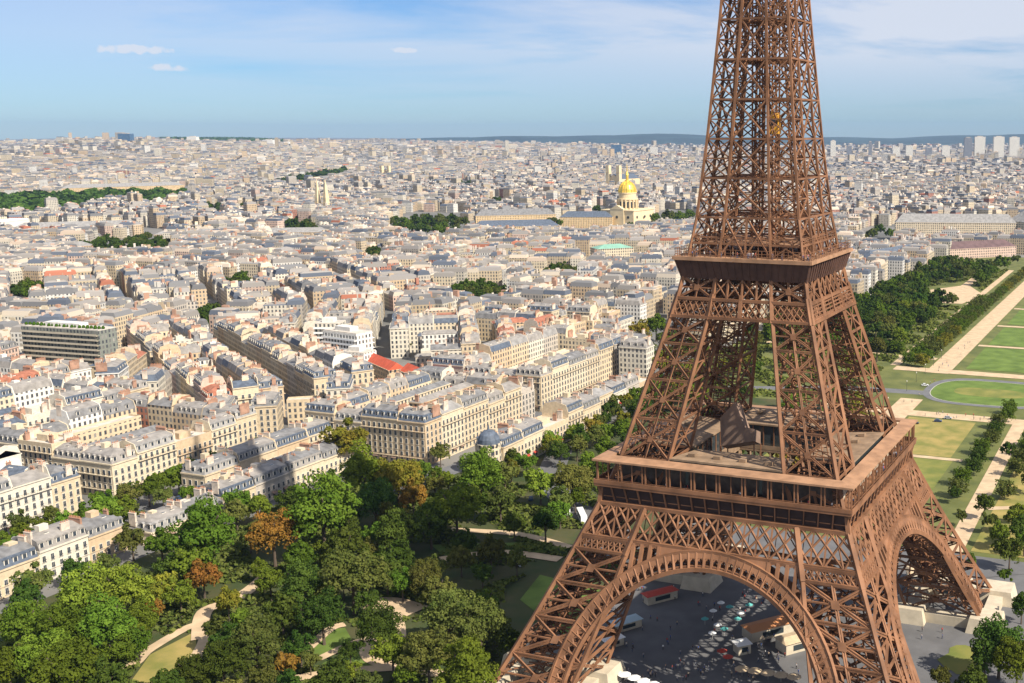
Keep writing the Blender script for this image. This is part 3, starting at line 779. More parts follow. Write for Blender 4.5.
def block(P, u, bw, bh, depth=12.5, hmean=19.5, name=None, r=rng, wmean=19):
    v = (-u[1], u[0])
    def pt(a, b): return (P[0] + u[0] * a + v[0] * b, P[1] + u[1] * a + v[1] * b)
    nu, nv = (-u[0], -u[1]), (-v[0], -v[1])
    row(pt(0, 0), u, bw, depth, hmean, name, r=r, wmean=wmean)
    if bh < depth * 1.8: return
    row(pt(bw, bh), nu, bw, depth, hmean, name, r=r, wmean=wmean)
    if bh > depth * 2 + 10:
        row(pt(bw, depth), v, bh - 2 * depth, depth, hmean, name, False, False, r, wmean); row(pt(0, bh - depth), nv, bh - 2 * depth, depth, hmean, name, False, False, r, wmean)
    # courtyard wings
    iw, ih = bw - 2 * depth, bh - 2 * depth
    if ih > 12 and iw > 14:
        x = depth + r.uniform(3, 7)
        while x < bw - depth - 8:
            w = r.uniform(6, 9); L_ = ih * r.uniform(.5, .95) - 2; y0 = depth + (1 if r.random() < .5 else ih - L_ - 1)
            lot(pt(x + w, y0), v, L_, w, hmean - r.choice([1.5, 4.6, 7.7, 10.5]), True, True, name, True); x += w + r.uniform(4, 9)
    elif ih > 5:
        lot(pt(depth + 2, depth + 1), u, iw - 4, ih - 2, hmean * .45, True, True, name, True)
E1 = Vector((-.85, .53)).normalized(); NN = Vector((-.53, -.85)).normalized()
def e1p(s, n, a, b): return (s[0] + E1.x * a + NN.x * b, s[1] + E1.y * a + NN.y * b)
NAMED = []
def nblock(P, u, bw, bh, name, hmean=19.5, wmean=17):
    v = (-u[1], u[0]); NAMED.append([(P[0] + u[0] * a + v[0] * b, P[1] + u[1] * a + v[1] * b) for a, b in ((-7, -7), (bw + 7, -7), (bw + 7, bh + 7), (-7, bh + 7))])
    block(P, u, bw, bh, 12.5, hmean, name, wmean=wmean)
def nrow(P, u, length, d, h, name, wmean=18):
    v = (-u[1], u[0]); NAMED.append([(P[0] + u[0] * a + v[0] * b, P[1] + u[1] * a + v[1] * b) for a, b in ((-5, -7), (length + 5, -7), (length + 5, d + 5), (-5, d + 5))])
    row(P, u, length, d, h, name, wmean=wmean)
nblock((-278, 118), (1, 0), 69, 94, 'in the long sunlit block behind the park trees', 20.5)
nblock((-287, 227), (1, 0), 73, 134, 'in the block behind the domed corner house', 19.5)
nrow((-170, 122), (0, 1), 92, 15, 12, 'in the low row beside the domed corner house')
nrow((-178, 222), (0, 1), 70, 13, 11, 'in the lower row left of the first platform')
nrow((-240, -4), (0, 1), 108, 14, 8.6, 'in the row right behind the orange tree')
nrow((-262, 42), (0, 1), 78, 13, 11.5, 'in the second row behind the orange tree')
nrow((-247, -112), (0, 1), 103, 14, 9.5, 'in the lowest row at the left edge')
nblock((-372, -112), (1, 0), 69, 130, 'in the left edge block above the street trees', 17.5)
nblock((-378, 32), (1, 0), 76, 80, 'in the block facing the line of street trees', 18)
nblock((-454, 15), (1, 0), 66, 112, 'in the block two rows back from the street trees', 20)
nblock((-544, 55), (1, 0), 80, 100, 'in the block below the balconied slab', 20)
S_ = (-337, 167)
nblock(e1p(S_, 0, 0, 0), tuple(E1), 150, 38, 'on the near side of the dark diagonal street', 17)
nblock(e1p(S_, 0, 160, 0), tuple(E1), 86, 38, 'at the far end of the diagonal street', 19)
S1 = (-329, 181)
P_ = e1p(S1, 0, 240, 0); nblock(P_, (-E1.x, -E1.y), 240, 33, 'on the far side of the dark diagonal street', 17.5)

def poly_in(x, y, poly):
    x = np.asarray(x, float); y = np.asarray(y, float); ins = np.zeros(x.shape, bool); n = len(poly)
    for i in range(n):
        x0, y0 = poly[i]; x1, y1 = poly[(i + 1) % n]
        if y0 == y1: continue
        c = ((y0 > y) != (y1 > y)) & (x < (x1 - x0) * (y - y0) / (y1 - y0) + x0); ins ^= c
    return ins
def ell(px, py, rx, ry, n=14):      # a ground patch given where it is seen
    return [A(px + rx * math.cos(2 * math.pi * k / n), py + ry * math.sin(2 * math.pi * k / n)) for k in range(n)]
# open ground and woods among the houses  (name, polygon)
WOODS = {
 'garden_wood': [A(-60, 222), A(-60, 200), A(60, 198), A(150, 193), A(190, 196), A(185, 203), A(110, 207), A(80, 214), A(40, 220)],
 'far_wood': [A(160, 151), A(160, 147), A(250, 144), A(285, 148), A(285, 152), A(220, 153)],
 'avenue_trees': [A(268, 188), A(290, 181), A(345, 173), A(350, 177), A(300, 187)],
 'square_trees': [A(388, 235), A(390, 222), A(420, 214), A(465, 212), A(468, 232), A(430, 238)],
}
EXC = [
 [(-299, -160), (-220, -160), (-220, 122), (-282, 126), (-292, 165), (-318, 150), (-299, 112)],
 [(-62, -400), (-200, -400), (-236, 0), (-224, 110), (-190, 112), (-190, 560), (-150, 640), (-150, 1150), (300, 1150), (300, -400)],   # park and field
 [(-172, 100), (-150, 100), (-150, 320), (-190, 320), (-186, 205)],
 ell(428, 230, 42, 18), [A(465, 242), A(465, 221), A(655, 219), A(655, 236), A(600, 242)], ell(675, 221, 26, 12),            # hospital and gardens round the dome
 [A(890, 245), A(890, 222), A(1060, 222), A(1060, 250)],
 [e1p(S1, 0, -10, -30), e1p(S1, 0, 120, -30), e1p(S1, 0, 120, -88), e1p(S1, 0, -10, -88)],
 [A(25, 392), A(120, 392), A(124, 366), A(25, 366)],
 ell(476, 304, 27, 16), ell(303, 237, 19, 14), ell(214, 214, 11, 10), ell(124, 254, 46, 13), ell(150, 240, 22, 4), ell(497, 205, 12, 8), ell(600, 214, 14, 9), ell(875, 240, 18, 14), ell(660, 350, 26, 32), ell(610, 264, 34, 8),
 ell(40, 234, 60, 6), ell(110, 232, 60, 5), ell(230, 240, 120, 3), [A(60, 200), A(60, 189), A(192, 186), A(192, 197)], ell(209, 326, 14, 14), ell(240, 292, 20, 12), ell(560, 282, 18, 11), ell(372, 262, 14, 9), ell(35, 300, 22, 12), ell(150, 205, 18, 6), ell(470, 186, 14, 5), ell(250, 212, 16, 6)] + list(WOODS.values())
def excluded(x, y, m=0):
    r = np.zeros(np.shape(x), bool)
    for p in EXC: r |= poly_in(x, y, p)
    return r
# further districts: each with its own street grid
SEEDS = [(-420, 330, 2.2), (-620, 250, 1.85), (-330, 480, .03), (-700, 480, 2.5), (-480, 760, .35), (-850, 700, .1), (-250, 760, .05), (-1150, 650, .5), (-650, 1300, .25), (-1000, 1150, .05),
         (-1500, 1100, .4), (-300, 1250, 0), (-50, 1900, .2), (-900, 1900, .6), (150, 2400, .1), (-420, 2000, .9)]
def seg_ok(c):
    if excluded(np.array([c[0]]), np.array([c[1]]))[0]: return False
    for q in NAMED:
        if poly_in(np.array([c[0]]), np.array([c[1]]), q)[0]: return False
    return True
def in_view(x, y, z=20, mx=60):
    p = proj(x, y, z); return p[2] > 0 and -mx < p[0] < 1024 + mx and p[1] < 760
NEARMAX = 1900
def district_blocks():
    r = random.Random(5)
    for si, (qx, qy, a) in enumerate(SEEDS):
        u = (math.cos(a), math.sin(a)); v = (-u[1], u[0])
        y = -900
        while y < 900:
            bh = r.uniform(42, 66); x = -900 + r.uniform(0, 40)
            while x < 900:
                bw = r.uniform(62, 118)
                cx, cy_ = qx + u[0] * (x + bw / 2) + v[0] * (y + bh / 2), qy + u[1] * (x + bw / 2) + v[1] * (y + bh / 2)
                d = math.hypot(cx - CAM[0], cy_ - CAM[1])
                if d < NEARMAX and in_view(cx, cy_, 20, 160):
                    n0 = len(LOTS)
                    block((qx + u[0] * x + v[0] * y, qy + u[1] * x + v[1] * y), u, bw, bh, 12, 18 + r.uniform(-2, 2.5), None, r, 19)
                    keep = []
                    for l in LOTS[n0:]:
                        c = l['c']; best = min(range(len(SEEDS)), key=lambda k: (c[0] - SEEDS[k][0]) ** 2 + (c[1] - SEEDS[k][1]) ** 2)
                        if best == si and seg_ok(c) and in_view(*c) and seg_ok((c[0] + u[0] * 7, c[1] + u[1] * 7)) and seg_ok((c[0] - u[0] * 7, c[1] - u[1] * 7)): keep.append(l)
                    LOTS[n0:] = keep
                x += bw + r.uniform(10, 15)
            y += bh + r.uniform(10, 15)
district_blocks()
_ids = {l['rid'][:2] for l in LOTS if 'rid' in l}
for l in LOTS:
    if 'rid' in l and not l['block']:
        a_, i_, n_r = l['rid']
        if i_ > 0 and (a_, i_ - 1) not in _ids: l['el'] = True
        if i_ < n_r - 1 and (a_, i_ + 1) not in _ids: l['er'] = True
NAMED_LOTS = [l for l in LOTS if l['block'] and in_view(*l['c'], 15, 40)]
OTHER = sorted([l for l in LOTS if not l['block'] and in_view(*l['c'], 15, 10)], key=lambda l: l['dist'])
print('named lots', len(NAMED_LOTS), 'others', len(OTHER))
NIND = 285
IND = NAMED_LOTS + OTHER[:max(0, NIND - len(NAMED_LOTS))]
REST = OTHER[max(0, NIND - len(NAMED_LOTS)):]
for l in IND:
    if not l['block']:
        px = proj(*l['c'], 15)[0]
        l['block'] = 'among the roofs beyond the diagonal street' if px < 470 else 'among roofs beyond the trees left of the tower'
        if l['c'][1] > 560 and px > 700: l['block'] = 'in the pale rows seen right of the second platform'
def build_house(l, i, label, detail):
    w, d, h = l['w'], l['d'], l['h']; r = random.Random(i * 13 + 5)
    wi = r.choices(range(8), [7, 7, 4, 6, 3, 2, 1.0, 2.2])[0]; wi = (0 if wi in (5, 6) and ('long sunlit' in l['block'] or 'low row' in l['block'] or r.random() < .4) else wi)
    flat = r.random() < (.35 if l['low'] else .1); ri = r.choices([0, 1, 2, 3, 4], [6, 6, 7, 3, .4 if not l['low'] else 1])[0]
    if flat: ri = 5
    ang = math.atan2(l['u'][1], l['u'][0])
    T = empty('apartment_house', (l['P'][0], l['P'][1], 0), ang, label(WALLS[wi][0], ROOFS[ri][0]), 'house', 'stone apartment houses ' + l['block'])
    plain, win = WM[wi]
    mb = MB()
    fl = 3.15; _nf = max(1, int((h - .6) / fl)); fits = _nf * max(2, int(w / 2.7)) + _nf * max(2, int(d / 2.9)) * (int(l['el']) + int(l['er'])) <= 98
    # body: front 0, back 1, sides 2/3
    mb.face([(0, 0, 0), (w, 0, 0), (w, 0, h), (0, 0, h)], 0 if detail == 2 else 1)
    mb.face([(w, d, 0), (0, d, 0), (0, d, h), (w, d, h)], 1)
    mb.face([(w, 0, 0), (w, d, 0), (w, d, h), (w, 0, h)], 1 if l['er'] and (detail < 2 or not fits) else 0)
    mb.face([(0, d, 0), (0, 0, 0), (0, 0, h), (0, d, h)], 1 if l['el'] and (detail < 2 or not fits) else 0)
    mb.face([(0, 0, h), (w, 0, h), (w, d, h), (0, d, h)], 0)
    if flat:
        for b in ((0, w, 0, .3), (0, w, d - .3, d), (0, .3, .3, d - .3), (w - .3, w, .3, d - .3)): mb.box(*b, h + .001, h + 1.0, 0)
        if not l['low']: mb.box(w * .3, w * .62, d * .35, d * .75, h + .01, h + 3, 0)
    else:
        mb.box(-.0, w, -.45, -.002, h - .5, h + .05, 0); 
        if detail == 2 and not l['low']: mb.box(0, w, -.2, -.002, 3.9, 4.2, 0)
        if l['er']: mb.box(w + .002, w + .4, 0, d, h - .5, h + .05, 0)
        if l['el']: mb.box(-.4, -.002, 0, d, h - .5, h + .05, 0)
        if h > 12:   # party walls rising through the roof
            for x in ((0,) if not l['el'] else ()) + ((w - .35,) if not l['er'] else ()):
                k = [(0, 0), (1.35, 3.7), (d / 2, 5.0), (d - 1.35, 3.7), (d, 0)]
                mb.face([(x, a, h + b) for a, b in k][::-1]); mb.face([(x + .35, a, h + b) for a, b in k])
                for (a, b), (a2, b2) in zip(k[:-1], k[1:]): mb.face([(x, a, h + b), (x + .35, a, h + b), (x + .35, a2, h + b2), (x, a2, h + b2)])
    wall = mb.build('wall', [plain, win], T)
    ox = 1.3 if l['el'] else .35; oX = w - (1.3 if l['er'] else .35)
    s = 1.2; hh = 3.4
    if flat:
        mb = MB(); mb.box(.31, w - .31, .31, d - .31, h + .02, h + .2); roof = mb.build('roof', ROOFS[5][1], T)
        if not l['low'] or r.random() < .5:
            for k in range(2): c = link('vent', SKYL, roof, (r.uniform(2, w - 2), r.uniform(2, d - 2), h + .2), r.choice([0, 1.57]))
        steep = 0
    elif l['low'] or r.random() < .12:
        mb = MB(); z1 = h + min(d, w) * .22
        if l['el'] and l['er'] and w > d:
            a = d / 2; mb.face([(-.3, -.3, h), (w + .3, -.3, h), (w - a * .4, d / 2, z1), (a * .4, d / 2, z1)]); mb.face([(w + .3, d + .3, h), (-.3, d + .3, h), (a * .4, d / 2, z1), (w - a * .4, d / 2, z1)])
            mb.face([(w + .3, -.3, h), (w + .3, d + .3, h), (w - a * .4, d / 2, z1)]); mb.face([(-.3, d + .3, h), (-.3, -.3, h), (a * .4, d / 2, z1)])
        else:
            mb.face([(0, -.3, h + .1), (w, -.3, h + .1), (w, d / 2, z1), (0, d / 2, z1)]); mb.face([(w, d + .3, h + .1), (0, d + .3, h + .1), (0, d / 2, z1), (w, d / 2, z1)])
            mb.face([(w, -.3, h), (w, d + .3, h), (w, d / 2, z1)]); mb.face([(0, d + .3, h), (0, -.3, h), (0, d / 2, z1)])
        roof = mb.build('roof', ROOFS[ri][1], T); steep = 0
    else:
        mb = MB(); top = ri if ri == 4 else (0 if r.random() < .7 else 2)
        a, b, c_, e = [(ox if l['el'] else .36) * 0 + (0.0 if l['el'] else .36), w - (0 if l['er'] else .36), 0, d][0:4]
        lo = [(a, 0), (b, 0), (b, d), (a, d)]; mi = [(ox, s), (oX, s), (oX, d - s), (ox, d - s)]
        t = min(d * .22, 3); hp = [(ox + (t if l['el'] else 0), d / 2 - 1.2), (oX - (t if l['er'] else 0), d / 2 - 1.2), (oX - (t if l['er'] else 0), d / 2 + 1.2), (ox + (t if l['el'] else 0), d / 2 + 1.2)]
        for k in range(4):
            k2 = (k + 1) % 4
            mb.face([(*lo[k], h + .06), (*lo[k2], h + .06), (*mi[k2], h + hh), (*mi[k], h + hh)], 0)
            mb.face([(*mi[k], h + hh), (*mi[k2], h + hh), (*hp[k2], h + hh + 1.3), (*hp[k], h + hh + 1.3)], 1)
        mb.face([(*p, h + hh + 1.3) for p in hp], 1)
        roof = mb.build('roof', [ROOFS[ri][1], ROOFS[top][1]], T); steep = 1
    if steep:
        nd = max(2, int(w / (3.0 if detail == 2 else 4.2)))
        for k in range(nd): link('dormer', DORM[ri], roof, (w * (k + .5) / nd, .35, h + .75))
        if detail == 2:
            for k in range(nd):
                if r.random() < .5: link('dormer', DORM[ri], roof, (w * (k + .5) / nd, d - .35, h + .75), math.pi)
            if l['el']:
                for k in range(int(d / 3.4)): link('dormer', DORM[ri], roof, (.35, d * (k + .5) / int(d / 3.4), h + .75), -math.pi / 2)
            if l['er']:
                for k in range(int(d / 3.4)): link('dormer', DORM[ri], roof, (w - .35, d * (k + .5) / int(d / 3.4), h + .75), math.pi / 2)
        for k in range(r.randint(1, 3)): link('skylight', SKYL, roof, (r.uniform(3, w - 3), d / 2 + r.choice([-2.6, 2.6]), h + hh + .55))
    nc = 1 if l['low'] else r.randint(3, 5)
    for k in range(nc):
        x = ((.45, w - .45)[k] + .017 * (k + i % 5)) if k < 2 else r.uniform(1.5, w - 1.5); y = r.uniform(.12, .62) * d if d > 9 else d * .3
        c = link('chimney', r.choice(CHIM if k < 2 else CHIM[:1] + CHIM[3:]), roof, (x, y, h + (1.2 if steep else 0)), r.choice([0, 0, math.pi / 2]) if k > 1 else 0)
    if r.random() < .7 and not l['low'] and not flat:
        mb = MB(); x = r.uniform(3, w - 4); mb.box(x, x + r.uniform(2, 3.5), d * .42, d * .42 + r.uniform(2, 3.4), h + hh * steep, h + hh * steep + r.uniform(2, 3.6)); mb.build('stair_head', plain, roof)
    if detail == 2:
        nf = max(1, int((h - .6) / fl)); 
        def winrow(n, f):
            for q in range(nf):
                for k in range(n):
                    x, y, rz = f((k + .5) / n); link('window', WIN, T, (x, y, .75 + q * fl + (.35 if q == 0 else 0)), rz)
        nw = max(2, int(w / 2.7)); tot = nf * nw
        winrow(nw, lambda t: (w * t, -.02, 0))
        ns = max(2, int(d / 2.9))
        if l['er'] and tot + nf * ns <= 98: winrow(ns, lambda t: (w + .02, d * t, math.pi / 2)); tot += nf * ns
        if l['el'] and tot + nf * ns <= 98: winrow(ns, lambda t: (-.02, d * t, -math.pi / 2))
        if not l['low'] and nf >= 4:
            for q in (1, nf - 1):
                b = MB(); z = .55 + q * fl; b.box(.1, w - .1, -.95, -.46 if q == nf else -.005, z - .18, z, 0); b.box(.1, w - .1, -.95, -.9, z + .75, z + .85, 1)
                for k in range(int(w / .9)): b.box(.1 + k * .9, .16 + k * .9, -.95, -.9, z, z + .75, 1)
                b.build('balcony', [plain, M['rail']], T)
        if not l['low'] and r.random() < .4:
            b = MB(); n = max(1, int(w / 5)); c = r.choice([0, 1])
            for k in range(n): x = w * (k + .5) / n; b.hexa([(x - 1.3, -1.3, 2.7), (x + 1.3, -1.3, 2.7), (x + 1.3, -.05, 3.3), (x - 1.3, -.05, 3.3), (x - 1.3, -1.3, 2.8), (x + 1.3, -1.3, 2.8), (x + 1.3, -.05, 3.45), (x - 1.3, -.05, 3.45)])
            b.build('awning', M['red'] if c else M['canvas'], T)
    return T
def build_individual():
    by = {}
    for l in IND: by.setdefault(l['block'], []).append(l)
    i = 0
    for bname, ls in by.items():
        ls.sort(key=lambda l: proj(*l['c'], 18)[0])
        for k, l in enumerate(ls):
            i += 1; what = 'courtyard wing' if l['low'] else ('corner house' if l['el'] or l['er'] else 'house')
            def lab(wn, rn, k=k, what=what, b=bname):
                t = f"{wn} {what} with {rn} roof, {ordinal(k)} from left {b}"
                if len(t.replace('-', ' ').split()) > 16: t = f"{wn} {what}, {ordinal(k)} from left {b}"
                if len(t.replace('-', ' ').split()) > 16: t = f"{wn} house, {ordinal(k)} from left {b}"
                return t
            build_house(l, i, lab, 2 if l['dist'] < 680 and not l['low'] else 1)
build_individual()

# ------------------------------------------------------------------ the rest of the city as one mass
def mesh_np(name, V, F, C, UV, mats, mi):
    me = bpy.data.meshes.new(name); nf = len(F); nv = len(V)
    me.vertices.add(nv); me.vertices.foreach_set('co', V.astype(np.float32).ravel())
    me.loops.add(nf * 4); me.loops.foreach_set('vertex_index', F.astype(np.int32).ravel())
    me.polygons.add(nf); me.polygons.foreach_set('loop_start', np.arange(nf, dtype=np.int32) * 4); me.polygons.foreach_set('loop_total', np.full(nf, 4, np.int32))
    for m in mats: me.materials.append(m)
    if mi is not None: me.polygons.foreach_set('material_index', mi.astype(np.int32))
    if C is not None:
        at_ = me.color_attributes.new('Col', 'FLOAT_COLOR', 'CORNER')
        cc = np.ones((nf, 4, 4), np.float32); cc[:, :, :3] = C[:, None, :]; at_.data.foreach_set('color', cc.ravel())
    if UV is not None:
        uv = me.uv_layers.new(name='UVMap'); uv.data.foreach_set('uv', UV.astype(np.float32).ravel())
    me.polygons.foreach_set('use_smooth', np.zeros(nf, bool)); me.update(calc_edges=True); me.validate(); return me
WC = np.array([c for _, c in WALLS]); WP = np.array([7, 7, 4, 6, 3, 2, .6, 3.]); WP /= WP.sum()
RC = np.array([(.255, .235, .215), (.10, .115, .145), (.165, .163, .165), (.27, .25, .235), (.34, .13, .08), (.52, .45, .36), (.50, .40, .31)]); RP = np.array([5.5, 5, 7, 3, .35, 2.0, 2.0]); RP /= RP.sum()
def city_mesh(P, U, w, d, h, base, chim):
    """all houses at once.  P (n,2) front-left corner, U (n,2) direction"""
    n = len(w); Vv = np.stack([-U[:, 1], U[:, 0]], 1)
    def pt(a, b, z):
        xy = P + U * a[:, None] + Vv * b[:, None]; return np.column_stack([xy, z])
    o = np.zeros(n); s = np.minimum(1.3, d * .2); hh = h + np.where(nrg.random(n) < .2, .6, 3.4) * np.clip(h / 14, .3, 1)
    t = np.minimum(w, d) * .3; h2 = hh + 1.2
    V = [pt(o, o, base), pt(w, o, base), pt(w, d, base), pt(o, d, base), pt(o, o, base + h), pt(w, o, base + h), pt(w, d, base + h), pt(o, d, base + h),
         pt(s * .4, s, base + hh), pt(w - s * .4, s, base + hh), pt(w - s * .4, d - s, base + hh), pt(s * .4, d - s, base + hh),
         pt(t, d / 2 - 1, base + h2), pt(w - t, d / 2 - 1, base + h2), pt(w - t, d / 2 + 1, base + h2), pt(t, d / 2 + 1, base + h2)]
    F = [(0, 1, 5, 4), (1, 2, 6, 5), (2, 3, 7, 6), (3, 0, 4, 7), (4, 5, 9, 8), (5, 6, 10, 9), (6, 7, 11, 10), (7, 4, 8, 11), (8, 9, 13, 12), (9, 10, 14, 13), (10, 11, 15, 14), (11, 8, 12, 15), (12, 13, 14, 15)]
    mi = [0] * 4 + [1] * 9
    wc = WC[nrg.choice(len(WC), n, p=WP)] * nrg.uniform(.72, 1.1, (n, 1)); rc = RC[nrg.choice(len(RC), n, p=RP)] * nrg.uniform(.8, 1.15, (n, 1)); tc_ = np.where(nrg.random((n, 1)) < .45, RC[0] * nrg.uniform(.8, 1.2, (n, 1)), rc)
    cols = [wc] * 4 + [rc] * 4 + [tc_] * 5
    for k in range(chim):
        cx = nrg.uniform(.03, .9, n) * w; cy_ = nrg.uniform(.1, .6, n) * d; lw = np.where(nrg.random(n) < .5, .7, nrg.uniform(1.5, 3.5, n)); ld = nrg.uniform(1.5, 4.5, n); z0 = base + h + .4; z1 = z0 + nrg.uniform(3.2, 6, n)
        i0 = len(V)
        for z in (z0, z1): V += [pt(cx, cy_, z), pt(cx + lw, cy_, z), pt(cx + lw, cy_ + ld, z), pt(cx, cy_ + ld, z)]
        F += [tuple(i0 + j for j in q) for q in ((0, 1, 5, 4), (1, 2, 6, 5), (2, 3, 7, 6), (3, 0, 4, 7), (4, 5, 6, 7))]; mi += [1] * 5
        cc = np.where(nrg.random((n, 1)) < .3, np.array([.40, .24, .17]), np.where(nrg.random((n, 1)) < .5, np.array([.62, .54, .46]), wc)); cols += [cc] * 4 + [np.where(nrg.random((n, 1)) < .5, np.array([.40, .23, .15]), cc)]
    nv = len(V); nf = len(F); Va = np.stack(V, 1).reshape(-1, 3); Fa = (np.array(F)[None] + (np.arange(n) * nv)[:, None, None]).reshape(-1, 4)
    Ca = np.stack(cols, 1).reshape(-1, 3); mia = np.tile(np.array(mi), n)
    UV = np.zeros((n, nf, 4, 2)); z = np.zeros(n)
    for k, L_ in ((0, w), (1, d), (2, w), (3, d)):
        UV[:, k, 1, 0] = L_; UV[:, k, 2, 0] = L_; UV[:, k, 2, 1] = h; UV[:, k, 3, 1] = h
    return Va, Fa, Ca, UV.reshape(-1, 4, 2), mia
M['cw'] = wall_mat('city_walls', None, True, True, True); M['cr'] = wall_mat('city_roofs', None, attr=True)
def build_rest():
    P = np.array([l['P'] for l in REST]); U = np.array([l['u'] for l in REST]); g = lambda k: np.array([l[k] for l in REST], float)
    Va, Fa, Ca, UV, mi = city_mesh(P, U, g('w'), g('d'), g('h'), terrain(P[:, 0], P[:, 1]) - .5, 4)
    tag(link('city_houses', mesh_np('city_houses', Va, Fa, Ca, UV, [M['cw'], M['cr']], mi)), kind='stuff', label='mass of pale stone houses with zinc roofs beyond the nearest blocks')
    # far city: rotated cells
    Ps = []
    r0, r1 = NEARMAX - 20, 12800
    seeds = [(r_ * math.sin(a), r_ * math.cos(a), nrg.uniform(0, 1.57)) for r_ in (2000, 2700, 3500, 4600, 6000, 8000, 10500) for a in np.linspace(-.9, .25, 9) + nrg.uniform(-.05, .05)]
    S = np.array(seeds)
    out = []
    for cell, ra, rb in ((19, r0, 3000), (24, 3000, 4600), (32, 4600, 7200), (46, 7200, r1)):
        for si, (qx, qy, a) in enumerate(seeds):
            R = cell * 90 if cell < 30 else cell * 75
            k = int(R / cell); gx, gy = np.meshgrid(np.arange(-k, k) * cell, np.arange(-k, k) * cell * .92)
            gx = gx.ravel() + nrg.uniform(-.12, .12, gx.size) * cell; gy = gy.ravel()
            # streets every few cells
            ix = np.floor(gx / cell + .5).astype(int); iy = np.floor(gy / cell / .92 + .5).astype(int)
            keep = (ix % 5 != 0) | (nrg.random(gx.size) < .15); keep &= (iy % 4 != 1) | (nrg.random(gx.size) < .1)
            gx, gy = gx[keep], gy[keep]; bid = (((ix[keep] // 5) * 7 + (iy[keep] // 4) * 13) % 3 > 0).astype(float)
            x = qx + math.cos(a) * gx - math.sin(a) * gy; y = qy + math.sin(a) * gx + math.cos(a) * gy
            d = np.hypot(x - CAM[0], y - CAM[1]); ok = (d > ra) & (d < rb)
            dd = np.stack([(x - s[0]) ** 2 + (y - s[1]) ** 2 for s in seeds], 0); ok &= dd.argmin(0) == si
            ang = np.arctan2(x - CAM[0], y - CAM[1]); ok &= (ang > -.96) & (ang < -.10)
            x, y, bid = x[ok], y[ok], bid[ok]
            e = excluded(x, y); x, y, bid = x[~e], y[~e], bid[~e]
            n = len(x)
            if n: out.append(np.column_stack([x, y, np.full(n, a), np.full(n, cell), bid]))
    D = np.concatenate(out); n = len(D); print('far houses', n)
    cell = D[:, 3]; sw = (D[:, 4] > .5) ^ (nrg.random(n) < .1); a = D[:, 2] + np.where(sw, 1.5708, 0)
    w = cell * nrg.uniform(.85, 1.08, n); d = cell * nrg.uniform(.42, .7, n); far = np.hypot(D[:, 0] - CAM[0], D[:, 1] - CAM[1])
    h = nrg.uniform(13, 23, n) * (1 + (nrg.random(n) < .05) * nrg.uniform(.2, .8, n)) * np.where((far > 5200) & (nrg.random(n) < .035), nrg.uniform(1.4, 2.4, n), 1)
    U = np.stack([np.cos(a), np.sin(a)], 1); P = D[:, :2] - U * (w / 2)[:, None]
    P = P - np.stack([-U[:, 1], U[:, 0]], 1) * (d / 2)[:, None]
    base = terrain(P[:, 0], P[:, 1]) - 1
    nearf = far < 3600
    for nm, sel, ch in (('city_houses', nearf, 2), ('distant_houses', ~nearf, 1)):
        Va, Fa, Ca, UV, mi = city_mesh(P[sel], U[sel], w[sel], d[sel], h[sel], base[sel], ch)
        tag(link(nm, mesh_np(nm, Va, Fa, Ca, UV, [M['cw'], M['cr']], mi)), kind='stuff', label='endless pale city roofs reaching to the horizon' if ch == 1 else 'close packed pale houses in the middle distance')
build_rest()
# ------------------------------------------------------------------ trees
def leaf_mat(name, a, b, trans=.25, hue=(.462, .515)):
    m = bpy.data.materials.new(name); m.use_nodes = True; nt = m.node_tree; N = nt.nodes; L = nt.links; N.clear()
    out = N.new('ShaderNodeOutputMaterial'); df = N.new('ShaderNodeBsdfDiffuse'); tr = N.new('ShaderNodeBsdfTranslucent'); mx = N.new('ShaderNodeMixShader')
    at_ = N.new('ShaderNodeAttribute'); at_.attribute_name = 'leaf'
    c = N.new('ShaderNodeMixRGB'); c.inputs[1].default_value = (*a, 1); c.inputs[2].default_value = (*b, 1); L.new(at_.outputs['Fac'], c.inputs[0])
    oi = N.new('ShaderNodeObjectInfo'); hs = N.new('ShaderNodeHueSaturation'); mr = N.new('ShaderNodeMapRange'); mr.inputs[3].default_value = .7; mr.inputs[4].default_value = 1.25
    L.new(oi.outputs['Random'], mr.inputs[0]); L.new(mr.outputs[0], hs.inputs['Value']); L.new(c.outputs[0], hs.inputs['Color'])
    mr2 = N.new('ShaderNodeMapRange'); mr2.inputs[3].default_value = hue[0]; mr2.inputs[4].default_value = hue[1]; w = N.new('ShaderNodeMath'); w.operation = 'FRACT'; w2 = N.new('ShaderNodeMath'); w2.operation = 'MULTIPLY'; w2.inputs[1].default_value = 7.3
    L.new(oi.outputs['Random'], w2.inputs[0]); L.new(w2.outputs[0], w.inputs[0]); L.new(w.outputs[0], mr2.inputs[0]); L.new(mr2.outputs[0], hs.inputs['Hue'])
    L.new(hs.outputs[0], df.inputs[0]); L.new(hs.outputs[0], tr.inputs[0]); mx.inputs[0].default_value = trans
    L.new(df.outputs[0], mx.inputs[1]); L.new(tr.outputs[0], mx.inputs[2]); L.new(mx.outputs[0], out.inputs[0]); return m
LEAF = {'bright green': leaf_mat('bright_leaves', (.075, .145, .016), (.16, .24, .03)), 'dark green': leaf_mat('dark_leaves', (.036, .070, .012), (.080, .125, .022)),
        'olive green': leaf_mat('olive_leaves', (.068, .095, .020), (.14, .155, .038)), 'yellow green': leaf_mat('yellow_leaves', (.11, .14, .018), (.26, .225, .03)),
        'orange brown': leaf_mat('orange_leaves', (.13, .095, .018), (.34, .16, .035), .25, (.49, .51)), 'mid green': leaf_mat('mid_leaves', (.066, .118, .014), (.125, .185, .022))}
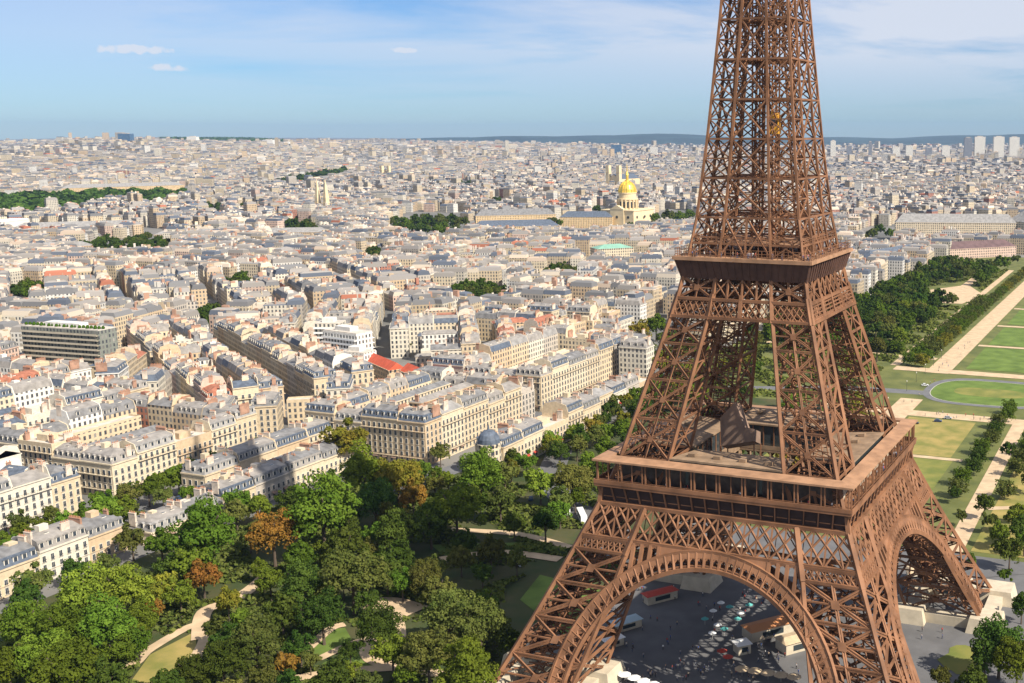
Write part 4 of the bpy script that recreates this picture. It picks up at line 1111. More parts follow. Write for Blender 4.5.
def crown_mesh(seed, nblob, nleaf, leaf, kind='round'):
    g = np.random.default_rng(seed)
    # lumpy crown of unit half width, height about 1.9, base at z 0
    if kind == 'box':
        B = g.uniform(-1, 1, (nblob, 3)) * (.85, .85, .8) + (0, 0, .95); Rr = np.full(nblob, .3)
    else:
        d = g.normal(size=(nblob, 3)); d /= np.linalg.norm(d, axis=1)[:, None]; d[:, 2] = np.abs(d[:, 2]) * 1.0 - .38 * (g.random(nblob) < .45)
        ax = np.array([1, .92, 1.0]) * (1 if kind == 'round' else np.array([.8, .8, 1.5]))
        lob = 1 + .16 * np.sin(2.3 * np.arctan2(d[:, 1], d[:, 0]) + seed) + .12 * np.sin(5 * d[:, 2] + 3 * d[:, 0] + seed * 1.7); rr = (g.uniform(.42, .86, nblob) * lob)[:, None] * (1 if kind == 'round' else 1)
        B = d * rr * ax + (0, 0, .8 * (1 if kind == 'round' else 1.3)); Rr = g.uniform(.13, .30, nblob)
    idx = g.integers(0, nblob, nleaf); n = g.normal(size=(nleaf, 3)); n /= np.linalg.norm(n, axis=1)[:, None]; n[:, 2] = np.where(g.random(nleaf) < .7, np.abs(n[:, 2]), n[:, 2])
    C = B[idx] + n * (Rr[idx] * g.uniform(.72, 1.06, nleaf))[:, None]
    nn = n + g.normal(size=(nleaf, 3)) * .45; nn /= np.linalg.norm(nn, axis=1)[:, None]
    t = np.cross(nn, g.normal(size=(nleaf, 3))); t /= np.linalg.norm(t, axis=1)[:, None]; b = np.cross(nn, t)
    s = (leaf * g.uniform(.6, 1.3, nleaf))[:, None]
    V = np.stack([C - t * s - b * s * .6, C + t * s * .9 - b * s * .7, C + t * s + b * s * .7, C - t * s * .8 + b * s * .75], 1).reshape(-1, 3)
    F = np.arange(nleaf * 4).reshape(-1, 4)
    me = bpy.data.meshes.new('crown'); me.vertices.add(len(V)); me.vertices.foreach_set('co', V.astype(np.float32).ravel()); me.loops.add(len(V)); me.loops.foreach_set('vertex_index', F.astype(np.int32).ravel())
    me.polygons.add(nleaf); me.polygons.foreach_set('loop_start', np.arange(nleaf, dtype=np.int32) * 4); me.polygons.foreach_set('loop_total', np.full(nleaf, 4, np.int32))
    me.polygons.foreach_set('use_smooth', np.zeros(nleaf, bool))
    me.materials.append(LEAF['mid green'])
    at_ = me.attributes.new('leaf', 'FLOAT', 'POINT'); bl = g.random(nblob)
    at_.data.foreach_set('value', np.repeat(np.clip(bl[idx] * .6 + g.random(nleaf) * .4, 0, 1), 4).astype(np.float32))
    me.update(calc_edges=True); return me
CR = {'big': [crown_mesh(k, 95, 9500, .034) for k in range(4)], 'mid': [crown_mesh(20 + k, 55, 3600, .053) for k in range(4)], 'tall': [crown_mesh(40 + k, 44, 2600, .06, 'tall') for k in range(2)],
      'small': [crown_mesh(60 + k, 26, 800, .11) for k in range(4)], 'box': [crown_mesh(80 + k, 90, 1500, .085, 'box') for k in range(2)]}
def trunk_mesh(seed):
    r = random.Random(seed); mb = MB(); mb.lathe([(.09, 0), (.06, .35), (.05, .75), (.03, 1.2)], 7)
    for k in range(6):
        a = k * 1.05 + r.random(); z = r.uniform(.4, .8); mb.beam((0, 0, z), (.55 * math.cos(a), .55 * math.sin(a), z + .5), .035)
    return mb.mesh('trunk', M['trunk'])
TR = [trunk_mesh(k) for k in range(3)]
TREES = []
def tree(x, y, r, hgt, colour, lib, group, name='tree', label=None):
    TREES.append(dict(x=x, y=y, r=r, h=hgt, colour=colour, lib=lib, group=group, name=name, label=label))
def tree_px(px, py, dpx, colour, group, lib='big', label=None, squash=1.0, name='tree'):
    """a tree whose crown centre is seen at px,py and is dpx wide"""
    z = 8.
    for _ in range(4):
        x, y = at(px, py, z); D = proj(x, y, z)[2]; r = dpx / 2 * D / FPX; hgt = (r * 2.1 + 2.5) * squash; z = hgt * .58
    tree(x, y, r, hgt, colour, lib, group, name, label)
G1 = 'trees of the park left of the tower'
for a in ((84, 592, 60, 'bright green', 'big', 'left one of two bright green trees right below the lowest pale houses'), (122, 588, 62, 'bright green', 'big', 'right one of two bright green trees below the lowest pale houses'), (104, 622, 62, 'bright green', 'big', None), (64, 628, 54, 'mid green', 'big', None), (22, 622, 56, 'bright green', 'big', 'bright green tree touching the left edge below the pale house'), (44, 656, 56, 'bright green', 'big', None), (8, 664, 54, 'mid green', 'big', None), (140, 618, 40, 'bright green', 'big', None),
          (66, 668, 70, 'mid green', 'big', None), (205, 532, 74, 'mid green', 'big', 'round green tree between the white roofed house and the orange tree'), (190, 560, 46, 'mid green', 'mid', None),
          (273, 533, 52, 'orange brown', 'big', 'large orange brown autumn tree beside two round green trees'), (322, 508, 78, 'bright green', 'big', 'large bright green tree right of the big orange tree'),
          (203, 576, 36, 'orange brown', 'mid', 'small orange tree below the round green tree'), (160, 588, 40, 'yellow green', 'mid', 'yellow green tree at the right edge of the largest tree'),
          (152, 608, 24, 'orange brown', 'mid', 'small rust coloured tree in front of the yellow green one'), (180, 594, 32, 'mid green', 'mid', None),
          (362, 470, 56, 'mid green', 'big', None), (398, 476, 54, 'yellow green', 'big', 'tall yellow green tree in front of the long sunlit block'), (375, 500, 46, 'dark green', 'big', None),
          (345, 440, 44, 'yellow green', 'mid', None), (312, 432, 26, 'bright green', 'mid', 'lone bright green tree at the end of the diagonal street'), (413, 496, 34, 'orange brown', 'mid', 'rust tinged tree below the tall yellow green one'),
          (480, 472, 54, 'bright green', 'big', 'tall bright green tree in front of the domed corner house'), (456, 506, 56, 'mid green', 'big', None), (500, 500, 34, 'olive green', 'mid', None),
          (540, 482, 38, 'bright green', 'mid', None), (572, 478, 44, 'olive green', 'big', None), (560, 500, 30, 'olive green', 'mid', None), (545, 520, 36, 'dark green', 'mid', None), (514, 522, 26, 'dark green', 'mid', None),
          (430, 520, 44, 'dark green', 'big', None), (395, 530, 46, 'dark green', 'big', None), (345, 545, 46, 'dark green', 'mid', None), (440, 452, 20, 'olive green', 'mid', None),
          (352, 572, 66, 'olive green', 'big', 'spreading olive green tree with visible limbs left of the sandy clearing'), (395, 556, 40, 'dark green', 'mid', None), (425, 575, 40, 'olive green', 'big', None), (402, 582, 28, 'mid green', 'mid', None),
          (300, 585, 50, 'dark green', 'big', None), (282, 610, 44, 'dark green', 'mid', None), (255, 640, 56, 'olive green', 'big', None), (222, 660, 52, 'dark green', 'big', None), (228, 600, 28, 'yellow green', 'mid', None),
          (218, 628, 34, 'olive green', 'mid', None), (300, 645, 30, 'dark green', 'mid', None), (322, 612, 50, 'dark green', 'big', None), (285, 662, 30, 'orange brown', 'small', 'low rust coloured shrubby tree near the bottom edge'),
          (190, 672, 44, 'dark green', 'big', None), (378, 626, 48, 'dark green', 'big', None), (366, 600, 28, 'dark green', 'mid', None), (350, 672, 22, 'mid green', 'mid', None), (310, 660, 20, 'olive green', 'mid', None),
          (448, 612, 62, 'olive green', 'big', None), (480, 622, 62, 'olive green', 'big', 'olive green tree just left of the foot of the left tower leg'), (428, 652, 60, 'olive green', 'big', None), (468, 672, 74, 'mid green', 'big', None), (408, 672, 34, 'mid green', 'mid', None), (510, 640, 30, 'dark green', 'mid', None),
          (482, 572, 24, 'dark green', 'mid', None), (495, 548, 20, 'dark green', 'small', None), (350, 650, 20, 'dark green', 'mid', None), (260, 568, 22, 'mid green', 'mid', None), (138, 640, 30, 'mid green', 'mid', None), (118, 650, 34, 'mid green', 'mid', None),
          (240, 618, 26, 'mid green', 'mid', None), (168, 690, 50, 'dark green', 'mid', None), (300, 555, 36, 'mid green', 'mid', None), (330, 552, 30, 'mid green', 'mid', None), (270, 580, 30, 'mid green', 'mid', None), (465, 540, 30, 'dark green', 'mid', None)):
    tree_px(a[0], a[1], a[2], a[3], G1, a[4], a[5])
G2 = 'trees lining the street behind the lowest houses'
for i, (px, py, d, c) in enumerate(((22, 532, 24, 'mid green'), (44, 527, 26, 'mid green'), (66, 522, 28, 'bright green'), (88, 517, 30, 'bright green'), (104, 511, 34, 'bright green'), (125, 507, 28, 'mid green'), (128, 494, 26, 'olive green'), (148, 488, 28, 'mid green'),
                                    (163, 482, 24, 'mid green'), (178, 478, 26, 'mid green'), (196, 470, 20, 'mid green'), (118, 522, 28, 'mid green'), (5, 540, 22, 'mid green'), (134, 517, 24, 'olive green'))):
    tree_px(px, py, d, c, G2, 'mid')
G3 = 'trees between the houses and the left side of the first platform'
for px, py, d, c in ((640, 408, 30, 'dark green'), (622, 430, 26, 'mid green'), (606, 446, 26, 'mid green'), (590, 462, 28, 'mid green'), (600, 472, 26, 'dark green'), (616, 452, 22, 'dark green'), (630, 438, 22, 'dark green'), (640, 328, 22, 'yellow green'), (656, 324, 26, 'mid green'),
                     (668, 338, 24, 'dark green'), (645, 350, 24, 'olive green'), (660, 362, 26, 'yellow green'), (676, 352, 24, 'olive green'), (690, 372, 26, 'yellow green'), (700, 352, 24, 'mid green'), (700, 395, 26, 'mid green'), (680, 395, 24, 'dark green'), (655, 385, 20, 'mid green'), (584, 484, 26, 'olive green'), (575, 497, 22, 'mid green')):
    tree_px(px, py, d, c, G3, 'mid')
GW = 'trees at the right edge by the tower leg'
for px, py, d, c, lb, sq in ((1000, 640, 54, 'dark green', 'big dark green tree beside the pale footing at the right edge', 1.1), (985, 655, 36, 'dark green', None, 1.2), (1018, 660, 50, 'mid green', None, 1), (972, 680, 34, 'dark green', None, 1), (1010, 548, 32, 'dark green', None, 1), (985, 503, 24, 'dark green', None, 1),
                             (990, 520, 18, 'olive green', None, 1), (1008, 448, 18, 'dark green', None, 1), (1022, 605, 26, 'dark green', None, 1), (940, 676, 26, 'olive green', None, 1), (962, 515, 14, 'olive green', None, 1), (955, 492, 14, 'dark green', None, 1), (1018, 510, 18, 'olive green', None, 1), (972, 560, 12, 'mid green', None, 1), (1005, 575, 16, 'mid green', None, 1)):
    tree_px(px, py, d, c, GW, 'big' if d > 40 else 'mid', lb, sq)
# clipped box trees along the lawns
GB = 'clipped trees in the rows beside the lawns'
for y in list(range(160, 330, 17)):
    tree(27 + (y % 3), y, 3.6, 8.2, rng.choice(['olive green', 'mid green', 'dark green']), 'box', GB)
    if rng.random() < .75: tree(47, y + 5, 3.8, 8.0, rng.choice(['olive green', 'mid green', 'dark green']), 'box', GB)
for y in range(420, 960, 17):
    tree(-44, y, 4.2, 9, rng.choice(['olive green', 'yellow green', 'olive green', 'mid green']), 'box', GB)
    if y < 720: tree(-53.5, y + 4, 4.2, 9, rng.choice(['olive green', 'mid green']), 'box', GB)
for x in range(-150, -66, 10): tree(x, 462, 4.8, 9, rng.choice(['dark green', 'mid green']), 'box', GB)
STREET_FILL = 1
# woods on the left side of the field: fill by dart throwing
def fill(poly, avoid, dmin, n, group, colours, lib, rr, seed, mp=2):
    r = random.Random(seed); xs = [p[0] for p in poly]; ys = [p[1] for p in poly]; got = []
    for _ in range(n * 40):
        if len(got) >= n: break
        x, y = r.uniform(min(xs), max(xs)), r.uniform(min(ys), max(ys))
        if not poly_in(np.array([x]), np.array([y]), poly)[0] or any(poly_in(np.array([x]), np.array([y]), a)[0] for a in avoid): continue
        if any((x - t['x']) ** 2 + (y - t['y']) ** 2 < dmin * dmin for t in TREES): continue
        if not in_view(x, y, 8, 15) or not off_path(x, y, mp): continue
        q = r.uniform(*rr); tree(x, y, q, q * 2.1 + 2.5, r.choice(colours), lib, group); got.append(1)
PATHPTS = []
for w_, pts_ in PATHS_Q:
    for (p0, p1) in zip(pts_[:-1], pts_[1:]):
        L_ = math.hypot(p1[0] - p0[0], p1[1] - p0[1]); k_ = max(1, int(L_ / 3))
        for q in range(k_ + 1): PATHPTS.append((p0[0] + (p1[0] - p0[0]) * q / k_, p0[1] + (p1[1] - p0[1]) * q / k_, w_ / 2))
PATHPTS = np.array(PATHPTS)
def off_path(x, y, m): return bool((np.hypot(PATHPTS[:, 0] - x, PATHPTS[:, 1] - y) > PATHPTS[:, 2] + m).all())
clear_ = [A(925, 306), A(925, 287), A(970, 282), A(990, 296), A(962, 308)]
fill([(-70, 425), (-70, 980), (-150, 980), (-150, 650), (-186, 560), (-186, 430)], [clear_, [(-186, 436), (-186, 455), (-70, 455), (-70, 436)]], 9.0, 190, 'trees of the wood beside the long sand path', ['dark green', 'dark green', 'mid green', 'mid green', 'olive green', 'dark green', 'olive green'], 'mid', (5.6, 8.2), 3)
fill([(-72, 110), (-72, 290), (-148, 290), (-148, 200), (-118, 130)], [[(-84, 60), (-112, 70), (-140, 130), (-160, 200), (-145, 200), (-100, 100)]], 11, 16, G1, ['dark green', 'mid green', 'olive green', 'yellow green'], 'mid', (5, 7.5), 4)
fill([(-70, 300), (-70, 292), (-40, 292), (-40, 150), (-72, 150)], [], 12, 8, 'trees seen through the tower beyond the square', ['mid green', 'yellow green', 'olive green'], 'mid', (5, 7), 5)
fill([(-186, 205), (-150, 205), (-150, 345), (-176, 345)], [[(-192, 215), (-176, 215), (-176, 296), (-192, 296)]], 7.5, 30, G3, ['dark green', 'mid green', 'olive green', 'yellow green'], 'mid', (3.6, 5.4), 16, 0)
fill([(-213, 362), (-190, 330), (-190, 420), (-213, 420)], [], 8, 8, G3, ['dark green', 'mid green', 'olive green'], 'mid', (4, 5.4), 17, -20)
fill([(-186, 345), (-186, 425), (-72, 425), (-72, 352)], [], 11, 20, 'trees of the wood beside the long sand path', ['yellow green', 'olive green', 'mid green'], 'mid', (4.5, 6), 6)
fill([(60, 60), (120, 20), (120, 340), (52, 340), (52, 100)], [[(44, 50), (44, 100), (76, 100), (76, 50)]], 9, 30, GW, ['dark green', 'mid green', 'olive green'], 'mid', (3.5, 5.5), 8)
PARK = [(-66, -120), (-200, -120), (-232, -100), (-236, 0), (-226, 92), (-190, 108), (-120, 110), (-66, 60)]
OPEN = [[A(300, 668), A(308, 645), A(330, 625), A(350, 625), A(405, 650), A(420, 668)], [A(360, 615), A(385, 598), A(425, 602), A(425, 618)], [A(500, 655), A(505, 590), A(540, 565), A(620, 570), A(600, 683)], [A(130, 683), A(150, 650), A(200, 628), A(215, 645), A(200, 683)], [A(430, 560), A(430, 545), A(570, 540), A(570, 558)], [A(233, 605), A(233, 582), A(265, 574), A(268, 592)]]
fill(PARK, OPEN, 8.2, 95, G1, ['dark green', 'dark green', 'mid green', 'olive green', 'mid green', 'olive green'], 'mid', (3.6, 6.2), 14, 1.5)
fill([(-168, 100), (-150, 100), (-138, 330), (-166, 330)], [], 7.5, 30, G1, ['dark green', 'mid green', 'olive green', 'bright green', 'yellow green'], 'mid', (3.8, 5.8), 31, -30)
fill([(-296, -100), (-266, -100), (-264, 42), (-280, 118), (-297, 118)], [], 7.2, 30, G2, ['mid green', 'mid green', 'olive green', 'bright green'], 'mid', (3.4, 4.8), 33, -40)
# gardens in the middle distance
GM = 'far clumps of garden trees among the roofs'
for px, py, d, c in ((208, 205, 12, 'dark green'), (219, 206, 13, 'dark green'), (292, 222, 14, 'dark green'), (305, 226, 16, 'dark green'), (316, 230, 12, 'dark green'), (298, 232, 12, 'dark green'), (88, 246, 12, 'dark green'), (100, 244, 16, 'dark green'), (115, 242, 15, 'dark green'), (126, 241, 10, 'olive green'), (142, 242, 12, 'olive green'), (158, 240, 11, 'dark green'),
                     (459, 291, 14, 'olive green'), (470, 289, 18, 'mid green'), (483, 291, 16, 'olive green'), (494, 292, 10, 'olive green'), (213, 316, 13, 'dark green'), (206, 322, 12, 'dark green'), (455, 371, 16, 'mid green'), (466, 375, 14, 'mid green'), (437, 378, 10, 'mid green'), (410, 345, 10, 'olive green'), (437, 352, 12, 'mid green'), (12, 345, 14, 'mid green'), (45, 331, 10, 'dark green'), (52, 331, 10, 'mid green'),
                     (397, 226, 14, 'dark green'), (406, 222, 16, 'mid green'), (416, 221, 17, 'dark green'), (428, 219, 18, 'dark green'), (440, 219, 17, 'olive green'), (452, 218, 16, 'dark green'), (462, 221, 15, 'olive green'), (423, 228, 14, 'dark green'), (437, 228, 14, 'mid green'), (450, 229, 13, 'dark green'), (400, 232, 10, 'olive green'),
                     (655, 216, 14, 'mid green'), (668, 214, 16, 'olive green'), (680, 216, 16, 'mid green'), (690, 213, 14, 'mid green'), (664, 222, 12, 'dark green'), (676, 224, 12, 'olive green'), (597, 208, 10, 'dark green'), (606, 212, 9, 'dark green'), (570, 209, 9, 'dark green'), (560, 208, 8, 'dark green'), (498, 199, 10, 'dark green'), (490, 201, 8, 'dark green'), (520, 197, 9, 'dark green'),
                     (862, 236, 14, 'yellow green'), (872, 232, 14, 'olive green'), (880, 228, 13, 'dark green'), (852, 240, 12, 'yellow green'), (890, 232, 12, 'mid green'), (945, 270, 12, 'mid green'), (960, 268, 13, 'dark green'), (975, 266, 13, 'mid green'), (990, 265, 13, 'dark green'), (1005, 262, 13, 'mid green'), (1015, 258, 10, 'olive green'), (925, 268, 12, 'dark green'), (395, 196, 7, 'dark green'), (366, 193, 6, 'dark green'), (612, 187, 6, 'dark green'),
                     (1012, 205, 12, 'dark green'), (1018, 212, 12, 'dark green'), (1002, 196, 9, 'dark green'), (922, 205, 9, 'dark green'), (930, 208, 8, 'dark green'), (110, 197, 7, 'dark green'), (128, 196, 7, 'dark green'), (150, 195, 8, 'dark green')):
    tree_px(px, py, d, c, GM, 'small')
def split_trees():
    def vis(t):
        p = proj(t['x'], t['y'], t['h'] * .6); return t['r'] / p[2] if (-10 < p[0] < 1034 and p[1] < 700) else 0
    keep = [t for t in TREES if vis(t) > 0]; keep.sort(key=vis, reverse=True)
    named = [t for t in keep if t['label']]; rest = [t for t in keep if not t['label']]
    return named + rest[:290 - len(named)], rest[290 - len(named):]
def merged_trees(ts):
    cols = list(LEAF); V = []; Mi = []; Lf = []; g = np.random.default_rng(9)
    for t in ts:
        me = random.Random(int(t['x'] * 3 + t['y'])).choice(CR['small'] if t['lib'] != 'box' else CR['box']); n = len(me.vertices); co = np.empty(n * 3, np.float32); me.vertices.foreach_get('co', co); co = co.reshape(-1, 3)
        lf = np.empty(n, np.float32); me.attributes['leaf'].data.foreach_get('value', lf); a = g.uniform(0, 6.28); sz = t['h'] - 1.6
        x = co[:, 0] * math.cos(a) - co[:, 1] * math.sin(a); y = co[:, 0] * math.sin(a) + co[:, 1] * math.cos(a)
        V.append(np.column_stack([t['x'] + x * t['r'], t['y'] + y * t['r'], 1.6 + co[:, 2] * sz / 1.95])); Mi.append(np.full(n // 4, cols.index(t['colour']))); Lf.append(lf)
    V = np.concatenate(V); me = mesh_np('far_trees', V, np.arange(len(V)).reshape(-1, 4), None, None, [LEAF[c] for c in cols], np.concatenate(Mi))
    at_ = me.attributes.new('leaf', 'FLOAT', 'POINT'); at_.data.foreach_set('value', np.concatenate(Lf)); tag(link('far_trees', me), 'mass of smaller trees filling the woods and far gardens', kind='stuff')
_r = random.Random(77)
for gx, gy, rx, ry in ((240, 288, 18, 5), (560, 278, 16, 5), (372, 259, 12, 4), (35, 295, 20, 5), (150, 203, 16, 3), (470, 184, 12, 2), (250, 209, 14, 3), (124, 248, 42, 6), (476, 297, 24, 6), (303, 230, 15, 6), (428, 226, 38, 9), (209, 322, 10, 6)):
    for q in range(int(rx * ry / 9) + 6):
        a_ = _r.uniform(0, 6.28); k_ = math.sqrt(_r.random()); x, y = A(gx + rx * k_ * math.cos(a_), gy + 3 + ry * k_ * math.sin(a_)); tree(x, y, _r.uniform(5.5, 9), _r.uniform(14, 20), _r.choice(['dark green', 'mid green', 'olive green', 'dark green']), 'small', GM)
for _ in range(60):
    px, py = _r.uniform(0, 1024), 172 + 150 * _r.random() ** 1.3
    if px > 640 and py > 240: continue
    n_t = _r.randint(1, 4)
    for q in range(n_t):
        x, y = A(px + _r.uniform(-6, 6), py + _r.uniform(-1, 1)); tree(x, y, _r.uniform(5, 8), _r.uniform(15, 23), _r.choice(['dark green', 'mid green', 'olive green']), 'small', GM)
def build_trees():
    by = {}
    ind, rest = split_trees(); print('trees', len(ind), len(rest)); merged_trees(rest)
    for t in ind: by.setdefault(t['group'], []).append(t)
    near = {G1: 'in the park left of the tower', G2: 'in the street behind the lowest houses', G3: 'between the houses and the first platform', GW: 'by the right edge of the photo', GB: 'in the rows beside the lawns', GM: 'among the distant roofs'}
    for g, ts in by.items():
        ts.sort(key=lambda t: proj(t['x'], t['y'], 6)[0])
        for i, t in enumerate(ts):
            r = random.Random(int(t['x'] * 7 + t['y'] * 3)); mx_ = r.choice(CR[t['lib']])
            where = near.get(g, 'in the wood beside the long sand path' if 'wood' in g else 'seen through the tower')
            shape = 'clipped tree' if t['lib'] == 'box' else 'tree'
            lb = t['label'] or f"{t['colour']} {shape}, {ordinal(i)} tree from the left {where}"
            e = empty('clipped_tree' if t['lib'] == 'box' else 'tree', (t['x'], t['y'], 0), r.uniform(0, 6.28) if t['lib'] != 'box' else 0, lb, 'tree', g)
            tr = link('trunk', r.choice(TR), e); tr.scale = (t['r'] * .8, t['r'] * .8, t['h'] * .62)
            c = link('crown', mx_, e); sz = t['h'] - max(1.5, t['h'] * .14)
            tall = 1.95 if t['lib'] not in ('tall',) else 3.1
            c.location = (0, 0, t['h'] - sz); c.scale = (t['r'], t['r'], sz / (1.95 if t['lib'] != 'box' else 1.95))
            c.material_slots[0].link = 'OBJECT'; c.material_slots[0].material = LEAF[t['colour']]
build_trees()
# distant woods that read as one mass
def wood(name, poly, hgt, step, label, n=9000, base=0):
    xs = np.array([p[0] for p in poly]); ys = np.array([p[1] for p in poly])
    X = nrg.uniform(xs.min(), xs.max(), n * 4); Y = nrg.uniform(ys.min(), ys.max(), n * 4); k = poly_in(X, Y, poly); X, Y = X[k][:n], Y[k][:n]; m = len(X)
    Z = terrain(X, Y) + hgt * (.55 + .45 * np.sin(X / step * 1.7 + 1.3 * np.sin(Y / step)) * np.cos(Y / step * 1.3)) * nrg.uniform(.55, 1.05, m)
    nn = nrg.normal(size=(m, 3)); nn[:, 2] = np.abs(nn[:, 2]) + .3; nn /= np.linalg.norm(nn, axis=1)[:, None]; t = np.cross(nn, nrg.normal(size=(m, 3))); t /= np.linalg.norm(t, axis=1)[:, None]; b = np.cross(nn, t)
    s = step * .22; C = np.column_stack([X, Y, Z]); V = np.stack([C - t * s - b * s, C + t * s - b * s, C + t * s + b * s, C - t * s + b * s], 1).reshape(-1, 3)
    me = mesh_np(name, V, np.arange(len(V)).reshape(-1, 4), None, None, [LEAF['dark green']], None)
    at_ = me.attributes.new('leaf', 'FLOAT', 'POINT'); at_.data.foreach_set('value', np.repeat(nrg.random(m), 4).astype(np.float32))
    tag(link(name, me), label, kind='stuff')
def low_cover(name, poly, avoid, label, n, mp=.5, s=.55, hgt=2.2):
    xs = [p[0] for p in poly]; ys = [p[1] for p in poly]; X = nrg.uniform(min(xs), max(xs), n); Y = nrg.uniform(min(ys), max(ys), n); k = poly_in(X, Y, poly)
    for q in avoid: k &= ~poly_in(X, Y, q)
    X, Y = X[k], Y[k]; nz = np.sin(X / 7.1 + 2 * np.sin(Y / 9.3)) + np.cos(Y / 6.3 + 1.7 * np.sin(X / 11)); k = nz > -.35; X, Y, nz = X[k], Y[k], nz[k]
    k = np.ones(len(X), bool)
    for i in range(0, len(X), 4000): k[i:i + 4000] = ((np.hypot(PATHPTS[None, :, 0] - X[i:i + 4000, None], PATHPTS[None, :, 1] - Y[i:i + 4000, None]) - PATHPTS[None, :, 2]).min(1) > mp)
    X, Y, nz = X[k], Y[k], nz[k]; m = len(X); Z = .1 + hgt * np.clip(.3 + nz * .5, .1, 1) * nrg.uniform(.3, 1, m)
    nn = nrg.normal(size=(m, 3)); nn[:, 2] = np.abs(nn[:, 2]) + .6; nn /= np.linalg.norm(nn, axis=1)[:, None]; t = np.cross(nn, nrg.normal(size=(m, 3))); t /= np.linalg.norm(t, axis=1)[:, None]; b = np.cross(nn, t)
    C = np.column_stack([X, Y, Z]); ss = s * nrg.uniform(.5, 1.3, (m, 1)); V = np.stack([C - t * ss - b * ss, C + t * ss - b * ss, C + t * ss + b * ss, C - t * ss + b * ss], 1).reshape(-1, 3)
    me = mesh_np(name, V, np.arange(len(V)).reshape(-1, 4), None, None, [LEAF['olive green']], None)
    at_ = me.attributes.new('leaf', 'FLOAT', 'POINT'); at_.data.foreach_set('value', np.repeat(nrg.random(m), 4).astype(np.float32)); tag(link(name, me), label, kind='stuff')
low_cover('undergrowth', PARK, OPEN[:4], 'low shrubs and undergrowth beneath the park trees', 60000)
low_cover('undergrowth', [(-66, 300), (-66, 980), (-150, 980), (-150, 650), (-188, 560), (-188, 300)], [clear_], 'low shrubs beneath the trees beside the long sand path', 50000, .5, .9, 2.6)
wood('garden_wood', WOODS['garden_wood'], 17, 22, 'dark band of garden trees at the left edge of the city', 16000)
wood('distant_wood', WOODS['far_wood'], 26, 60, 'dark wooded rise on the skyline', 9000)
wood('avenue_wood', WOODS['avenue_trees'], 18, 24, 'dark line of avenue trees in the far city', 6000)
# ------------------------------------------------------------------ landmarks among the roofs
def quad_house(name, cx, cy, ang, w, d, h, roofh, wm, rm, label, cat, hip=True, windows=True, base=0):
    e = empty(name, (cx, cy, base), ang, label, cat)
    mb = MB(); mb.box(-w / 2, w / 2, -d / 2, d / 2, 0, h); mb.box(-w / 2 - .4, w / 2 + .4, -d / 2 - .4, d / 2 + .4, h, h + .5); mb.build('wall', wm, e)
    mb = MB(); a = d / 2 if hip else 0; z = h + .5
    mb.face([(-w / 2, -d / 2, z), (w / 2, -d / 2, z), (w / 2 - a, 0, z + roofh), (-w / 2 + a, 0, z + roofh)]); mb.face([(w / 2, d / 2, z), (-w / 2, d / 2, z), (-w / 2 + a, 0, z + roofh), (w / 2 - a, 0, z + roofh)])
    mb.face([(w / 2, -d / 2, z), (w / 2, d / 2, z), (w / 2 - a, 0, z + roofh)]); mb.face([(-w / 2, d / 2, z), (-w / 2, -d / 2, z), (-w / 2 + a, 0, z + roofh)])
    mb.build('roof', rm, e); return e
M['honey'] = wall_mat('honey_palace_wall', (.62, .45, .25), True); M['domestone'] = mat('dome_stone', (.66, .53, .33), .9, var=.1, scale=.1)
def px_line(p0, p1, z=0):
    a = Vector(at(*p0, z)); b = Vector(at(*p1, z)); return (a + b) / 2, math.atan2((b - a).y, (b - a).x), (b - a).length
